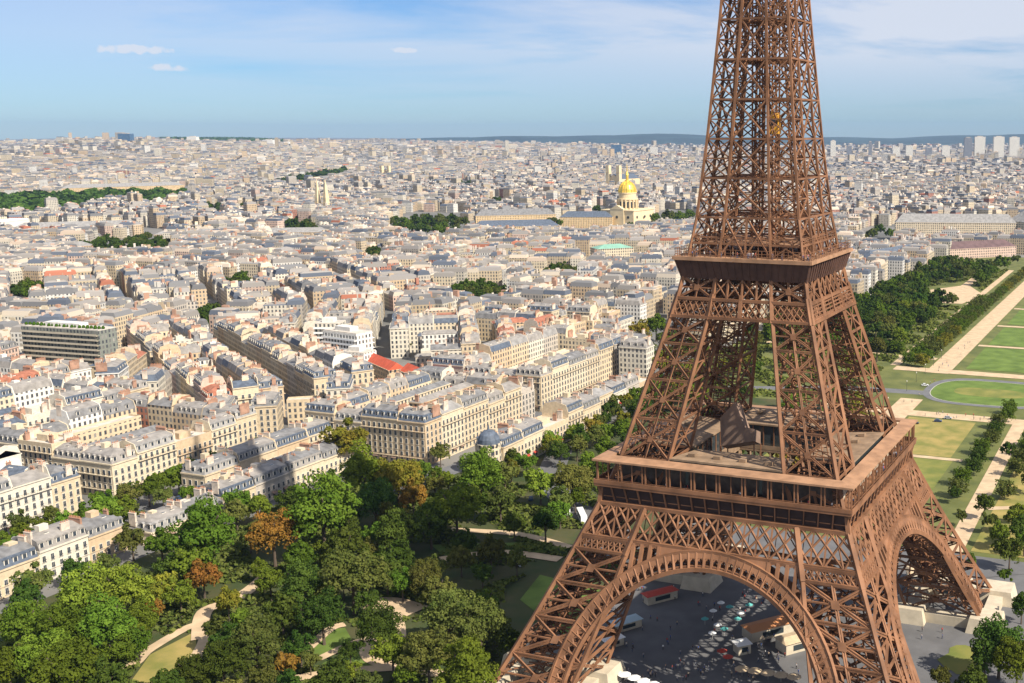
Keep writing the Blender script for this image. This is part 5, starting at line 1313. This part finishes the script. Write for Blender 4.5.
def golden_dome():
    D = at(628, 226); s = 1.0; x, y = D; dd = proj(x, y, 0)[2]; k = dd / 1880
    e = empty('domed_church', (x, y, 0), -.1, 'pale stone church with tall gilded dome and lantern, left of the tower', 'church')
    mb = MB(); w = 31 * k; mb.box(-w, w, -w, w, 0, 27 * k); mb.box(-w - 1, w + 1, -w - 1, w + 1, 27 * k, 28.5 * k); mb.box(-w * .42, w * .42, -w - 2, -w + .01, 0, 30 * k)
    mb.hexa([(-w * .42, -w - 2.5, 30 * k), (w * .42, -w - 2.5, 30 * k), (w * .42, -w + 4, 30 * k), (-w * .42, -w + 4, 30 * k), (-1, -w - 2.5, 36 * k), (1, -w - 2.5, 36 * k), (1, -w + 4, 36 * k), (-1, -w + 4, 36 * k)])
    mb.build('wall', M['domestone'], e)
    for u in (-.66, 0, .66):
        for sd in range(4):
            q = MB(); q.lathe([(2.4 * k, 0), (2.4 * k, .3)], 12); o = q.build('window', M['glass_dark'], e)
            R_ = Matrix.Rotation(sd * math.pi / 2, 4, 'Z') @ Matrix.Translation((u * w, -w - (2.05 if u == 0 else .05), 17 * k)) @ Matrix.Rotation(math.pi / 2, 4, 'X'); o.matrix_local = R_
    dr = MB(); dr.lathe([(16 * k, 28 * k), (16 * k, 44 * k), (17.5 * k, 44.2 * k), (17.5 * k, 46 * k), (14.5 * k, 46.2 * k), (14.5 * k, 54 * k), (15.5 * k, 54.4 * k), (15.5 * k, 56 * k)], 32)
    for i in range(16):
        a = 2 * math.pi * i / 16; dr.lathe([(1.1 * k, 28 * k), (1.1 * k, 45 * k)], 8, (17 * k * math.cos(a), 17 * k * math.sin(a)))
    drum = dr.build('drum', M['domestone'], e)
    for i in range(16):
        a = 2 * math.pi * (i + .5) / 16; q = MB(); q.box(-1.3 * k, 1.3 * k, -.3, .3, 31 * k, 41 * k); o = q.build('window', M['glass_dark'], drum); o.location = (16.1 * k * math.cos(a), 16.1 * k * math.sin(a), 0); o.rotation_euler = (0, 0, a + math.pi / 2)
    g = MB(); pr_ = [(15 * k, 56 * k)] + [(14.6 * k * math.cos(t), (57 + 17.5 * math.sin(t)) * k) for t in [rad(q) for q in (5, 15, 28, 40, 52, 64, 74)]] + [(3.6 * k, 75 * k)]
    g.lathe(pr_, 24)
    for i in range(12):
        a = 2 * math.pi * i / 12; ca, sa = math.cos(a), math.sin(a)
        for (r0, z0), (r1, z1) in zip(pr_[:-1], pr_[1:]): g.beam((r0 * ca, r0 * sa, z0), (r1 * ca, r1 * sa, z1), 1.2 * k)
    dome = g.build('gilded_dome', M['gold'], e)
    l = MB(); l.lathe([(3.9 * k, 75 * k), (3.9 * k, 76 * k), (2.4 * k, 76.2 * k), (2.4 * k, 84 * k), (3.2 * k, 84.2 * k), (2.2 * k, 87 * k), (.9 * k, 90 * k), (.6 * k, 98 * k), (.15 * k, 104 * k)], 12); l.build('lantern', M['gold'], dome)
golden_dome()
slate, zinc = ROOFS[1][1], ROOFS[0][1]
def long_house(name, p0, p1, d, h, roofh, wm, rm, label, cat='building', hip=True):
    c, a, L_ = px_line(p0, p1); n = Vector((-math.sin(a), math.cos(a))); c = c + n * d / 2
    return quad_house(name, c.x, c.y, a, L_, d, h, roofh, wm, rm, label, cat, hip)
long_house('museum_wing', (473, 238), (560, 236), 26, 15, 9, M['honey'], slate, 'long honey stone wing with dark grey roof left of the golden dome')
long_house('museum_wing', (560, 228), (612, 228), 22, 17, 9, M['honey'], slate, 'shorter honey stone wing with grey roof touching the domed church')
long_house('museum_wing', (476, 226), (556, 224), 22, 16, 10, M['honey'], ROOFS[2][1], 'rear grey roofed wing behind the long honey stone wing')
long_house('palace', (62, 197), (185, 193), 40, 20, 8, M['honey'], ROOFS[3][1], 'long orange stone palace behind the dark garden trees', 'palace')
long_house('palace', (12, 240), (142, 236), 30, 16, 7, M['honey'], ROOFS[3][1], 'long orange stone building left of the small garden', 'palace')
long_house('long_building', (155, 246), (330, 243), 24, 15, 6, WM[2][1], ROOFS[3][1], 'long low honey coloured building with grey roof in the middle distance')
long_house('long_building', (20, 262), (92, 259), 20, 16, 5, WM[2][1], ROOFS[3][1], 'honey coloured long building below the white roofed hall at the left')
long_house('long_building', (395, 262), (445, 260), 20, 18, 5, WM[2][1], ROOFS[3][1], 'honey coloured building below the dark garden trees near the centre')
long_house('long_building', (340, 251), (378, 249), 18, 15, 5, WM[1][1], ROOFS[2][1], 'pale building with grey roof left of the dark garden trees')
long_house('white_roofed_hall', (2, 231), (40, 227), 40, 14, 2, WM[7][0], M['white'], 'white flat roofed hall at the left edge', 'hall')
long_house('military_school', (895, 240), (1016, 241), 22, 25, 12, wall_mat('school_wall', (.60, .50, .36), True), ROOFS[3][1], 'long pale building with tall grey roof at the far end of the field', 'school')
long_house('school_pavilion', (1006, 240), (1040, 243), 34, 27, 15, WM[1][1], ROOFS[3][1], 'pale end pavilion cut by the right edge beside the long school', 'school')
long_house('school_wing', (905, 262), (1016, 256), 22, 12, 8, WM[5][1], mat('plum_roof', (.12, .075, .075), .8, var=.2, scale=.2), 'low wing with purplish brown roof in front of the long school', 'school')
long_house('school_wing', (872, 272), (925, 262), 18, 14, 8, WM[1][1], slate, 'pale gabled wing with blue grey roof beside the field wood', 'school')
long_house('green_roofed_hall', (598, 268), (634, 266), 24, 21, 4, WM[1][1], mat('copper_roof', (.20, .38, .29), .7, var=.1, scale=.1), 'hall with pale green copper roof just left of the second platform', 'hall')
# red roofed sheds
for (a0, a1, lb) in (((364, 352), (397, 366), 'left one of two long sheds with bright red roofs'), ((408, 366), (455, 386), 'right and longer one of two long sheds with bright red roofs')):
    c, a, L_ = px_line(a0, a1, 17); quad_house('red_roofed_shed', c.x, c.y, a, L_, 10, 14.5, 4, WM[2][1], mat('vermilion_roof', (.52, .10, .05), .75, var=.12, scale=.3), lb, 'shed', False)
c, a, L_ = px_line((492, 322), (530, 320), 18); quad_house('red_roofed_house', c.x, c.y, a, L_, 11, 17, 3, WM[2][1], ROOFS[4][1], 'house with red roof in front of the grey roofs above the sheds', 'house')
# balconied slab
def slab(name, cx, cy, a, w, d, h, label, wm, bands=True, base=0, cat='apartment block'):
    e = empty(name, (cx, cy, base), a, label, cat); mb = MB(); mb.box(-w / 2, w / 2, -d / 2, d / 2, 0, h); mb.build('wall', wm, e)
    n = int(h / 3.1)
    for k in range(1, n):
        b = MB(); z = k * 3.1; b.box(-w / 2, w / 2, -d / 2 - 1.6, -d / 2 - .002, z, z + .25); b.box(-w / 2, w / 2, -d / 2 - 1.6, -d / 2 - 1.5, z + .25, z + 1.2); b.box(-w / 2, w / 2, d / 2 + .002, d / 2 + 1.4, z, z + .25); b.build('balcony', M['white'] if bands else M['stone'], e)
    r = MB(); r.box(-w / 2 + .3, w / 2 - .3, -d / 2 + .3, d / 2 - .3, h + .002, h + .6); r.build('roof', ROOFS[5][1], e)
    r = MB(); r.box(-w / 4, w / 5, -d / 4, d / 4, h + .602, h + 3.2); r.build('stair_head', WM[7][0], e)
    return e
c, a, L_ = px_line((36, 372), (112, 378)); e = slab('apartment_slab', c.x, c.y, a, L_, 14, 31, 'wide apartment slab with horizontal balcony bands at the left', wall_mat('slab_front', (.20, .21, .18), True), False)
pl = MB(); 
for i in range(30): x = -L_ / 2 + L_ * (i + .5) / 30; pl.lathe([(.8, 31.5), (1.1, 32.3), (.6, 33.4)], 7, (x, -4 + (i % 3)))
pl.build('roof_garden', LEAF['mid green'], e)
wq = Vector(e1p(S1, 0, 84, -46)); slab('modern_block', wq.x, wq.y, -.15, 30, 13, 29, 'white modern apartment block with terraces left of the red sheds', WM[7][1])
wq = Vector(e1p(S1, 0, 112, -44)); slab('modern_block', wq.x, wq.y, .35, 16, 13, 31, 'narrow dark fronted modern block beside the white one', WM[3][1])
wq = Vector(e1p(S1, 0, 60, -44)); slab('modern_block', wq.x, wq.y, .02, 18, 12, 20, 'lower white block nearest to the left red shed', WM[7][1])
# domed corner pavilion on the low row
x, y = -174.5, 117.5; e = empty('domed_corner_house', (x, y, 0), 0, 'round corner house with small dark grey dome behind the park trees', 'house')
mb = MB(); mb.lathe([(5.2, 0), (5.2, 14), (5.6, 14.2), (5.6, 15)], 12); mb.build('wall', WM[1][1], e)
mb = MB(); mb.lathe([(5.0, 15), (4.8, 17), (3.9, 19), (2.4, 20.4), (.6, 21), (.3, 23)], 16); mb.build('dome', slate, e)
# churches
def church(name, px, py, w, h, towers, label, spire=0):
    x, y = at(px, py); e = empty(name, (x, y, 0), -.2, label, 'church')
    mb = MB(); L_ = w * 2.2; mb.box(-w / 2, w / 2, 0, L_, 0, h * .45); mb.face([(-w / 2, 0, h * .45), (w / 2, 0, h * .45), (0, 0, h * .62)]); mb.face([(w / 2, L_, h * .45), (-w / 2, L_, h * .45), (0, L_, h * .62)]); mb.build('nave', M['domestone'], e)
    mb = MB(); mb.face([(w / 2 + .5, 0, h * .45), (w / 2 + .5, L_, h * .45), (0, L_, h * .63), (0, 0, h * .63)]); mb.face([(-w / 2 - .5, L_, h * .45), (-w / 2 - .5, 0, h * .45), (0, 0, h * .63), (0, L_, h * .63)]); mb.build('roof', slate, e)
    for s in towers:
        t = MB(); q = w * .13; t.box(s * w / 2 - q, s * w / 2 + q, -q, q, 0, h); t.box(s * w / 2 - q - .6, s * w / 2 + q + .6, -q - .6, q + .6, h * .7, h * .73)
        if spire: t.hexa([(s * w / 2 - q, -q, h), (s * w / 2 + q, -q, h), (s * w / 2 + q, q, h), (s * w / 2 - q, q, h), (s * w / 2 - .3, -.3, h + spire), (s * w / 2 + .3, -.3, h + spire), (s * w / 2 + .3, .3, h + spire), (s * w / 2 - .3, .3, h + spire)])
        t.build('bell_tower', M['domestone'], e)
church('twin_towered_church', 386, 180, 34, 46, (-1, 1), 'far church with two square towers above the city left of centre')
church('spired_church', 323, 216, 30, 34, (-.8, .8), 'church with two pointed stone spires left of centre', 34)
church('tall_towered_church', 614, 190, 40, 66, (-.9, .9), 'pale church with two tall towers behind the golden dome')
# towers on the skyline
M['bluetower'] = wall_mat('blue_glass_tower', (.05, .13, .24), True); M['paletower'] = wall_mat('pale_concrete_tower', (.74, .70, .62), True); M['darktower'] = wall_mat('dark_tower', (.20, .21, .24), True)
def skyline(px0, px1, ytop, ybase, m, label, cat='tower block', d=None):
    cx = (px0 + px1) / 2; x, y = at(cx, ybase); D = proj(x, y)[2]; b = float(terrain(np.array([x]), np.array([y]))[0])
    w = (px1 - px0) * D / FPX / 1.15; h = (ybase - ytop) * D / FPX
    e = empty('tower_block', (x, y, 0), .32, label, cat); mb = MB(); mb.box(-w / 2, w / 2, -w * .3, w * .3, -2, h); mb.build('wall', m, e)
    mb = MB(); mb.box(-w / 4, w / 4, -w * .15, w * .15, h + .01, h + 4); mb.build('roof_plant', WM[4][0], e)
skyline(121, 135, 134, 160, M['bluetower'], 'blue glass tower block on the left skyline')
skyline(611, 622, 145, 158, M['bluetower'], 'dark blue tower block on the skyline above the golden dome')
skyline(189, 200, 137, 158, WM[7][0], 'white tower on the left skyline right of the blue glass one')
skyline(264, 276, 140, 156, WM[7][0], 'white slab block on the skyline above the dark wood')
skyline(285, 291, 142, 156, WM[7][0], 'small white tower just right of the skyline slab')
for i, (a0, a1, yt, m, lb) in enumerate(((963, 972, 138, 'darktower', 'leftmost dark tower of the cluster on the right skyline'), (973, 985, 137, 'paletower', 'wide pale tower second in the cluster on the right skyline'), (992, 1004, 137, 'paletower', 'pale tower in the middle of the cluster on the right skyline'), (1008, 1019, 137.5, 'paletower', 'pale tower at the right end of the skyline cluster'),
                                          (830, 836, 141, 'paletower', 'slim pale tower on the skyline just right of the iron tower'), (868, 872, 142, 'darktower', 'slim dark tower on the skyline right of the iron tower'), (892, 900, 147, 'paletower', 'short pale tower below the skyline right of the iron tower'), (905, 913, 146, 'paletower', 'broad short pale tower near the centre of the right skyline'), (925, 932, 148, 'darktower', 'squat dark tower left of the skyline cluster'), (941, 950, 146, 'paletower', 'pale tower just left of the skyline cluster'),
                                          (846, 852, 146, 'darktower', 'squat dark tower near the iron tower on the right skyline'), (558, 566, 148, 'paletower', 'pale block on the skyline left of the dark blue tower'), (590, 598, 148, 'darktower', 'dark block beside the dark blue tower'), (650, 658, 147, 'paletower', 'pale block on the skyline right of the golden dome'))):
    skyline(a0, a1, yt, 160 if i < 10 else 158, M[m], lb)
# ------------------------------------------------------------------ people
def person_mesh(seed, top, legs):
    """standing or striding figure, one continuous lofted surface"""
    r = random.Random(seed); mb = MB(); n = 8; st = r.uniform(.05, .3)
    def loft(rings):
        i = len(mb.v)
        for (cx, cy, z, rx, ry, m) in rings:
            for k in range(n): a = 2 * math.pi * k / n; mb.v.append((cx + rx * math.cos(a), cy + ry * math.sin(a), z))
        for j in range(len(rings) - 1):
            for k in range(n): k2 = (k + 1) % n; mb.f.append((i + j * n + k, i + j * n + k2, i + (j + 1) * n + k2, i + (j + 1) * n + k)); mb.m.append(rings[j + 1][5])
        mb.f.append(tuple(i + (len(rings) - 1) * n + k for k in range(n))); mb.m.append(rings[-1][5]); mb.f.append(tuple(i + k for k in range(n))[::-1]); mb.m.append(rings[0][5])
    for s in (-1, 1):
        loft([(s * .1, s * st + .08, 0, .05, .12, 2), (s * .1, s * st, .08, .05, .07, 2), (s * .1, s * st * .7, .3, .065, .07, 1), (s * .1, s * st * .4, .5, .07, .08, 1), (s * .09, 0, .88, .10, .11, 1), (s * .05, 0, .98, .12, .12, 1)])
    loft([(0, 0, .9, .17, .12, 1), (0, 0, 1.0, .16, .11, 0), (0, 0, 1.2, .17, .12, 0), (0, 0, 1.38, .21, .12, 0), (0, 0, 1.46, .12, .09, 0), (0, 0, 1.5, .055, .06, 3), (0, .01, 1.56, .07, .085, 3), (0, .01, 1.64, .08, .1, 3), (0, 0, 1.7, .082, .1, 4), (0, -.01, 1.76, .055, .07, 4)])
    for s in (-1, 1):
        loft([(s * .20, 0, 1.42, .05, .055, 0), (s * .25, -s * st * .3, 1.2, .042, .045, 0), (s * .27, -s * st * .5 + .03, 1.12, .036, .04, 3), (s * .27, -s * st * .5 + .1, .92, .03, .03, 3), (s * .27, -s * st * .5 + .13, .82, .025, .04, 3)])
    return mb.mesh('person', [top, legs, M['tyre'], M['skin'], M['hair']])
M['skin'] = mat('skin', (.45, .27, .19), .6); M['hair'] = mat('hair', (.05, .03, .02), .8)
TOPS = [('white', (.75, .75, .72)), ('dark', (.04, .04, .05)), ('red', (.5, .05, .04)), ('blue', (.06, .12, .32)), ('grey', (.3, .3, .32)), ('beige', (.5, .4, .28))]
JEANS = mat('jeans', (.06, .08, .14), .9); SHORTS = mat('dark_cotton', (.05, .045, .045), .9); KHAKI = mat('khaki_cotton', (.34, .27, .18), .9)
PM = [(n, person_mesh(i * 3 + j, mat(n + '_top', c, .85), (JEANS, SHORTS, KHAKI)[j])) for i, (n, c) in enumerate(TOPS) for j in (0, 1)]
def person(x, y, z, r, group, where):
    n, me = r.choice(PM); o = link('person', me, None, (x, y, z), r.uniform(0, 6.28)); s = r.uniform(.92, 1.05); o.scale = (s, s, s)
    tag(o, f'tiny standing visitor in {n} top {where}', 'person', f'{group} in {n} tops')
def crowd():
    r = random.Random(21); n = 0
    while n < 152:
        px, py = r.uniform(600, 800), r.uniform(572, 682); x, y = at(px, py)
        if x < -55 or x > 40 or y < -58 or (abs(abs(x) - 48) < 18 and abs(abs(y) - 48) < 18): continue
        if r.random() < .35 and n: x, y = last[0] + r.gauss(0, 1.2), last[1] + r.gauss(0, 1.2)
        last = (x, y); person(x, y, .06, r, 'visitors', 'on the shaded square under the arch'); n += 1
    for _ in range(14):
        x, y = at(r.uniform(895, 945), r.uniform(590, 640)); person(x, y, .16, r, 'visitors by the right leg', 'on the sunlit paving by the right leg')
    for _ in range(20):
        x, y = r.uniform(-34, -26), r.uniform(230, 520); person(x, y, .2, r, 'strollers', 'walking on the sand path beside the lawns')
    for _ in range(14):
        x, y = r.uniform(-20, 20), r.uniform(292, 302); person(x, y, .14, r, 'strollers across', 'on the cross path in front of the oval')
    for k in range(4):
        for _ in range(24 if k in (0, 1) else 6):
            u = r.uniform(-18.4, 18.4); p = rot(k, (u, -18.2 + r.uniform(-.5, 1.2), 0)); person(p[0], p[1], 118.52, r, 'visitors on the second platform', 'at the railing of the second platform')
    for k in range(4):
        for _ in range(16 if k in (0, 1) else 3):
            u = r.uniform(-33, 33); p = rot(k, (u, -34.6 + r.uniform(-.5, .8), 0)); person(p[0], p[1], 57.62, r, 'visitors in the first gallery', 'in the gallery of the first platform')
crowd()
# ------------------------------------------------------------------ vehicles
def car_mesh():
    b = MB(); b.hexa([(-.9, -2.1, .3), (.9, -2.1, .3), (.9, 2.1, .3), (-.9, 2.1, .3), (-.88, -2.05, .9), (.88, -2.05, .9), (.88, 2.0, .8), (-.88, 2.0, .8)])
    b.hexa([(-.72, -1.3, 1.38), (.72, -1.3, 1.38), (.72, .3, 1.42), (-.72, .3, 1.42), (-.7, -1.25, 1.46), (.7, -1.25, 1.46), (.7, .25, 1.5), (-.7, .25, 1.5)])
    g = MB(); g.hexa([(-.82, -1.75, .88), (.82, -1.75, .88), (.82, 1.1, .86), (-.82, 1.1, .86), (-.7, -1.28, 1.38), (.7, -1.28, 1.38), (.7, .3, 1.42), (-.7, .3, 1.42)])
    w = MB(); w.lathe([(.32, -.1), (.32, .1)], 12); w.face([(.32 * math.cos(a), .32 * math.sin(a), -.1) for a in [-k * math.pi / 6 for k in range(12)]])
    h = MB(); h.box(-.2, .2, -.04, .04, -.08, .08)
    return b.mesh('body', M['white']), g.mesh('windows', M['glass_dark']), w.mesh('wheel', M['tyre']), h.mesh('headlight', M['frame'])
CAR = car_mesh(); CARC = {n: mat(n + '_car_paint', c, .3, spec=.6) for n, c in (('white', (.75, .75, .73)), ('black', (.02, .02, .025)), ('silver', (.42, .43, .45)), ('dark blue', (.03, .06, .14)), ('red', (.35, .03, .03)))}
def car(x, y, a, colour, label, group, z=.18):
    e = empty('car', (x, y, z), a, label, 'car', group)
    b = link('body', CAR[0], e); b.material_slots[0].link = 'OBJECT'; b.material_slots[0].material = CARC[colour]; link('windows', CAR[1], e)
    for sx_ in (-1, 1):
        for yy in (-1.35, 1.3):
            w = link('wheel', CAR[2], e, (sx_ * .82, yy, .33)); w.rotation_euler = (0, math.pi / 2, 0)
        link('headlight', CAR[3], e, (sx_ * .6, 2.06, .66))
for i, (px, py, c, a) in enumerate(((915, 424, 'black', -1.3), (938, 422, 'dark blue', -1.4), (948, 419, 'silver', -1.4), (925, 386, 'white', -1.2), (470, 500, 'white', .5), (556, 508, 'white', .8), (545, 494, 'silver', .6), (531, 500, 'dark blue', .5), (596, 538, 'white', 1.0), (520, 566, 'silver', .9))):
    x, y = at(px, py); car(x, y, a, c, f'{c} car on the roadway, {ordinal(i)} in order of distance along the park roads' if False else f'{c} car {["left of the two near the oval","crossing in front of the oval green","just right of the car in front of the oval","parked by the field wood","half hidden under the park trees","beside the white coach","behind the white coach","at the bend of the avenue","close to the left tower leg","on the shaded park road"][i]}', 'cars on the park roads')
_r = random.Random(8)
for i in range(16):
    n_c = _r.choice(list(CARC)); car(-276.5 - (i % 2) * 9, -60 + (i // 2) * 20 + _r.uniform(-3, 3), _r.choice([0, math.pi]), n_c, f'{n_c} car parked in the tree lined street, {ordinal(i)} counting away from the lower left', 'cars in the tree lined street')
# white coach on the avenue left of the tower
def coach(px, py, a, label):
    x, y = at(px, py); e = empty('coach', (x, y, .2), a, label, 'coach', 'white coaches on the avenue')
    mb = MB(); mb.hexa([(-1.25, -6, .4), (1.25, -6, .4), (1.25, 6, .4), (-1.25, 6, .4), (-1.22, -5.9, 3.3), (1.22, -5.9, 3.3), (1.22, 5.8, 3.3), (-1.22, 5.8, 3.3)]); mb.build('body', M['white'], e)
    for s in (-1, 1): mb = MB(); mb.box(min(s * 1.26, s * 1.3), max(s * 1.26, s * 1.3), -5.4, 5.4, 1.7, 2.8); mb.build('window', M['glass_dark'], e)
    mb = MB(); mb.box(-1.1, 1.1, 5.98, 6.04, 1.4, 2.9); mb.build('windscreen', M['glass_dark'], e)
    for s in (-1, 1):
        for yy in (-3.6, 3.8): w = link('wheel', CAR[2], e, (s * 1.15, yy, .5)); w.rotation_euler = (0, math.pi / 2, 0); w.scale = (1.5, 1.5, 1.4)
coach(566, 512, .62, 'white coach parked in front, nearer to the tower'); coach(582, 520, .66, 'white coach parked behind, cut off by the tower leg') 
# ------------------------------------------------------------------ kiosks, tents and the glass pavilion under the arch
def stall(px, py, a, w, d, h, m, label, z=.05, name='kiosk', cat='kiosk'):
    x, y = at(px, py); e = empty(name, (x, y, z), a, label, cat)
    mb = MB(); mb.box(-w / 2, w / 2, -d / 2, d / 2, 0, h * .8); mb.build('wall', M['stone'], e)
    mb = MB(); z0 = h * .8; mb.face([(-w / 2 - .5, -d / 2 - .5, z0), (w / 2 + .5, -d / 2 - .5, z0), (w / 2 - .8, 0, h), (-w / 2 + .8, 0, h)]); mb.face([(w / 2 + .5, d / 2 + .5, z0), (-w / 2 - .5, d / 2 + .5, z0), (-w / 2 + .8, 0, h), (w / 2 - .8, 0, h)])
    mb.face([(w / 2 + .5, -d / 2 - .5, z0), (w / 2 + .5, d / 2 + .5, z0), (w / 2 - .8, 0, h)]); mb.face([(-w / 2 - .5, d / 2 + .5, z0), (-w / 2 - .5, -d / 2 - .5, z0), (-w / 2 + .8, 0, h)]); mb.face([(-w / 2 - .5, -d / 2 - .5, z0), (-w / 2 - .5, d / 2 + .5, z0), (w / 2 + .5, d / 2 + .5, z0), (w / 2 + .5, -d / 2 - .5, z0)])
    mb.build('roof', m, e)
    mb = MB(); mb.box(-w / 4, w / 4, -d / 2 - .05, -d / 2 - .01, .8, h * .6); mb.build('counter_opening', M['glass_dark'], e)
M['orange_roof'] = mat('orange_canvas', (.55, .24, .10), .8); M['tan_roof'] = mat('tan_roof', (.55, .42, .27), .8, var=.1, scale=.5)
stall(660, 600, .95, 11, 4, 3.6, M['red'], 'long dull red roofed booth on the shaded square'); stall(626, 628, 1.0, 9, 4, 3.2, mat('pale_blue_canvas', (.35, .45, .5), .7), 'grey blue tent left of the dull red booth', name='tent', cat='tent')
stall(612, 645, 1.0, 6, 4, 3.0, M['white'], 'small white tent below the grey blue tent', name='tent', cat='tent')
stall(768, 634, .9, 15, 6, 4.2, M['orange_roof'], 'long orange roofed kiosk in the sunlit corner under the arch'); stall(795, 648, .9, 10, 6, 4.2, M['tan_roof'], 'tan roofed kiosk right of the long orange roofed kiosk')
stall(742, 652, .8, 4, 4, 3.8, M['white'], 'small white kiosk left of the orange roofed kiosk')
stall(925, 582, .35, 12, 8, 5, M['tan_roof'], 'low building with flat tan roof seen through the right arch', z=.05); stall(948, 592, .3, 16, 7, 4.4, M['stone'], 'low stone building next to the tan roofed one', z=.05)
def parasol(px, py, c, m, label, r=1.8, group='parasols under the arch'):
    x, y = at(px, py, 2.4); e = empty('parasol', (x, y, .06), 0, label, 'parasol', group)
    mb = MB(); mb.lathe([(.04, 0), (.04, 2.7)], 6); mb.build('pole', M['frame'], e)
    mb = MB(); mb.lathe([(r, 2.1), (r * .55, 2.45), (.03, 2.8)], 8); mb.build('canopy', m, e)
M['teal'] = mat('teal_canvas', (.10, .38, .36), .7)
pr_ = random.Random(4)
for i, (px, py) in enumerate(((706, 618), (714, 632), (730, 606), (742, 612), (726, 628), (718, 624), (736, 618), (712, 610), (748, 604), (722, 602))):
    parasol(px + pr_.uniform(-2, 2), py, 0, (M['teal'], M['white'])[i % 2], f"{('teal', 'white')[i % 2]} parasol, {ordinal(i)} of ten in the cluster beside the kiosks", 1.3)
for i, (px, py) in enumerate(((722, 650), (728, 656))): parasol(px, py, 0, M['red'], ['red parasol left of the small white kiosk', 'red parasol in front of the small white kiosk'][i], 1.6)
for i in range(7): parasol(596 + i * 9.5, 664 + i * 3.2, 0, M['white'], f'white parasol, {ordinal(i)} from the left in the row at the bottom under the arch', 1.9, 'row of white parasols at the bottom')
for i in range(5): parasol(742 + i * 13, 668 + i * 2, 0, M['tan_roof'], f'sand coloured parasol, {ordinal(i)} from the left below the orange kiosk', 2.2, 'row of sand coloured parasols')
# street lamps along the cross path
def lamp(x, y, label):
    e = empty('street_lamp', (x, y, .1), 0, label, 'street lamp', 'street lamps along the sand path')
    mb = MB(); mb.lathe([(.18, 0), (.1, .6), (.07, 5.4)], 8); mb.build('post', M['rail'], e)
    mb = MB(); mb.lathe([(.12, 5.4), (.32, 5.7), (.3, 6.1), (.05, 6.35)], 8); mb.build('lamp_head', M['frame'], e)
for i in range(9): lamp(-37.5, 225 + i * 26 + (20 if i > 3 else 0), f'slim dark street lamp, {ordinal(i)} along the sand path counting from the tower')
haze()
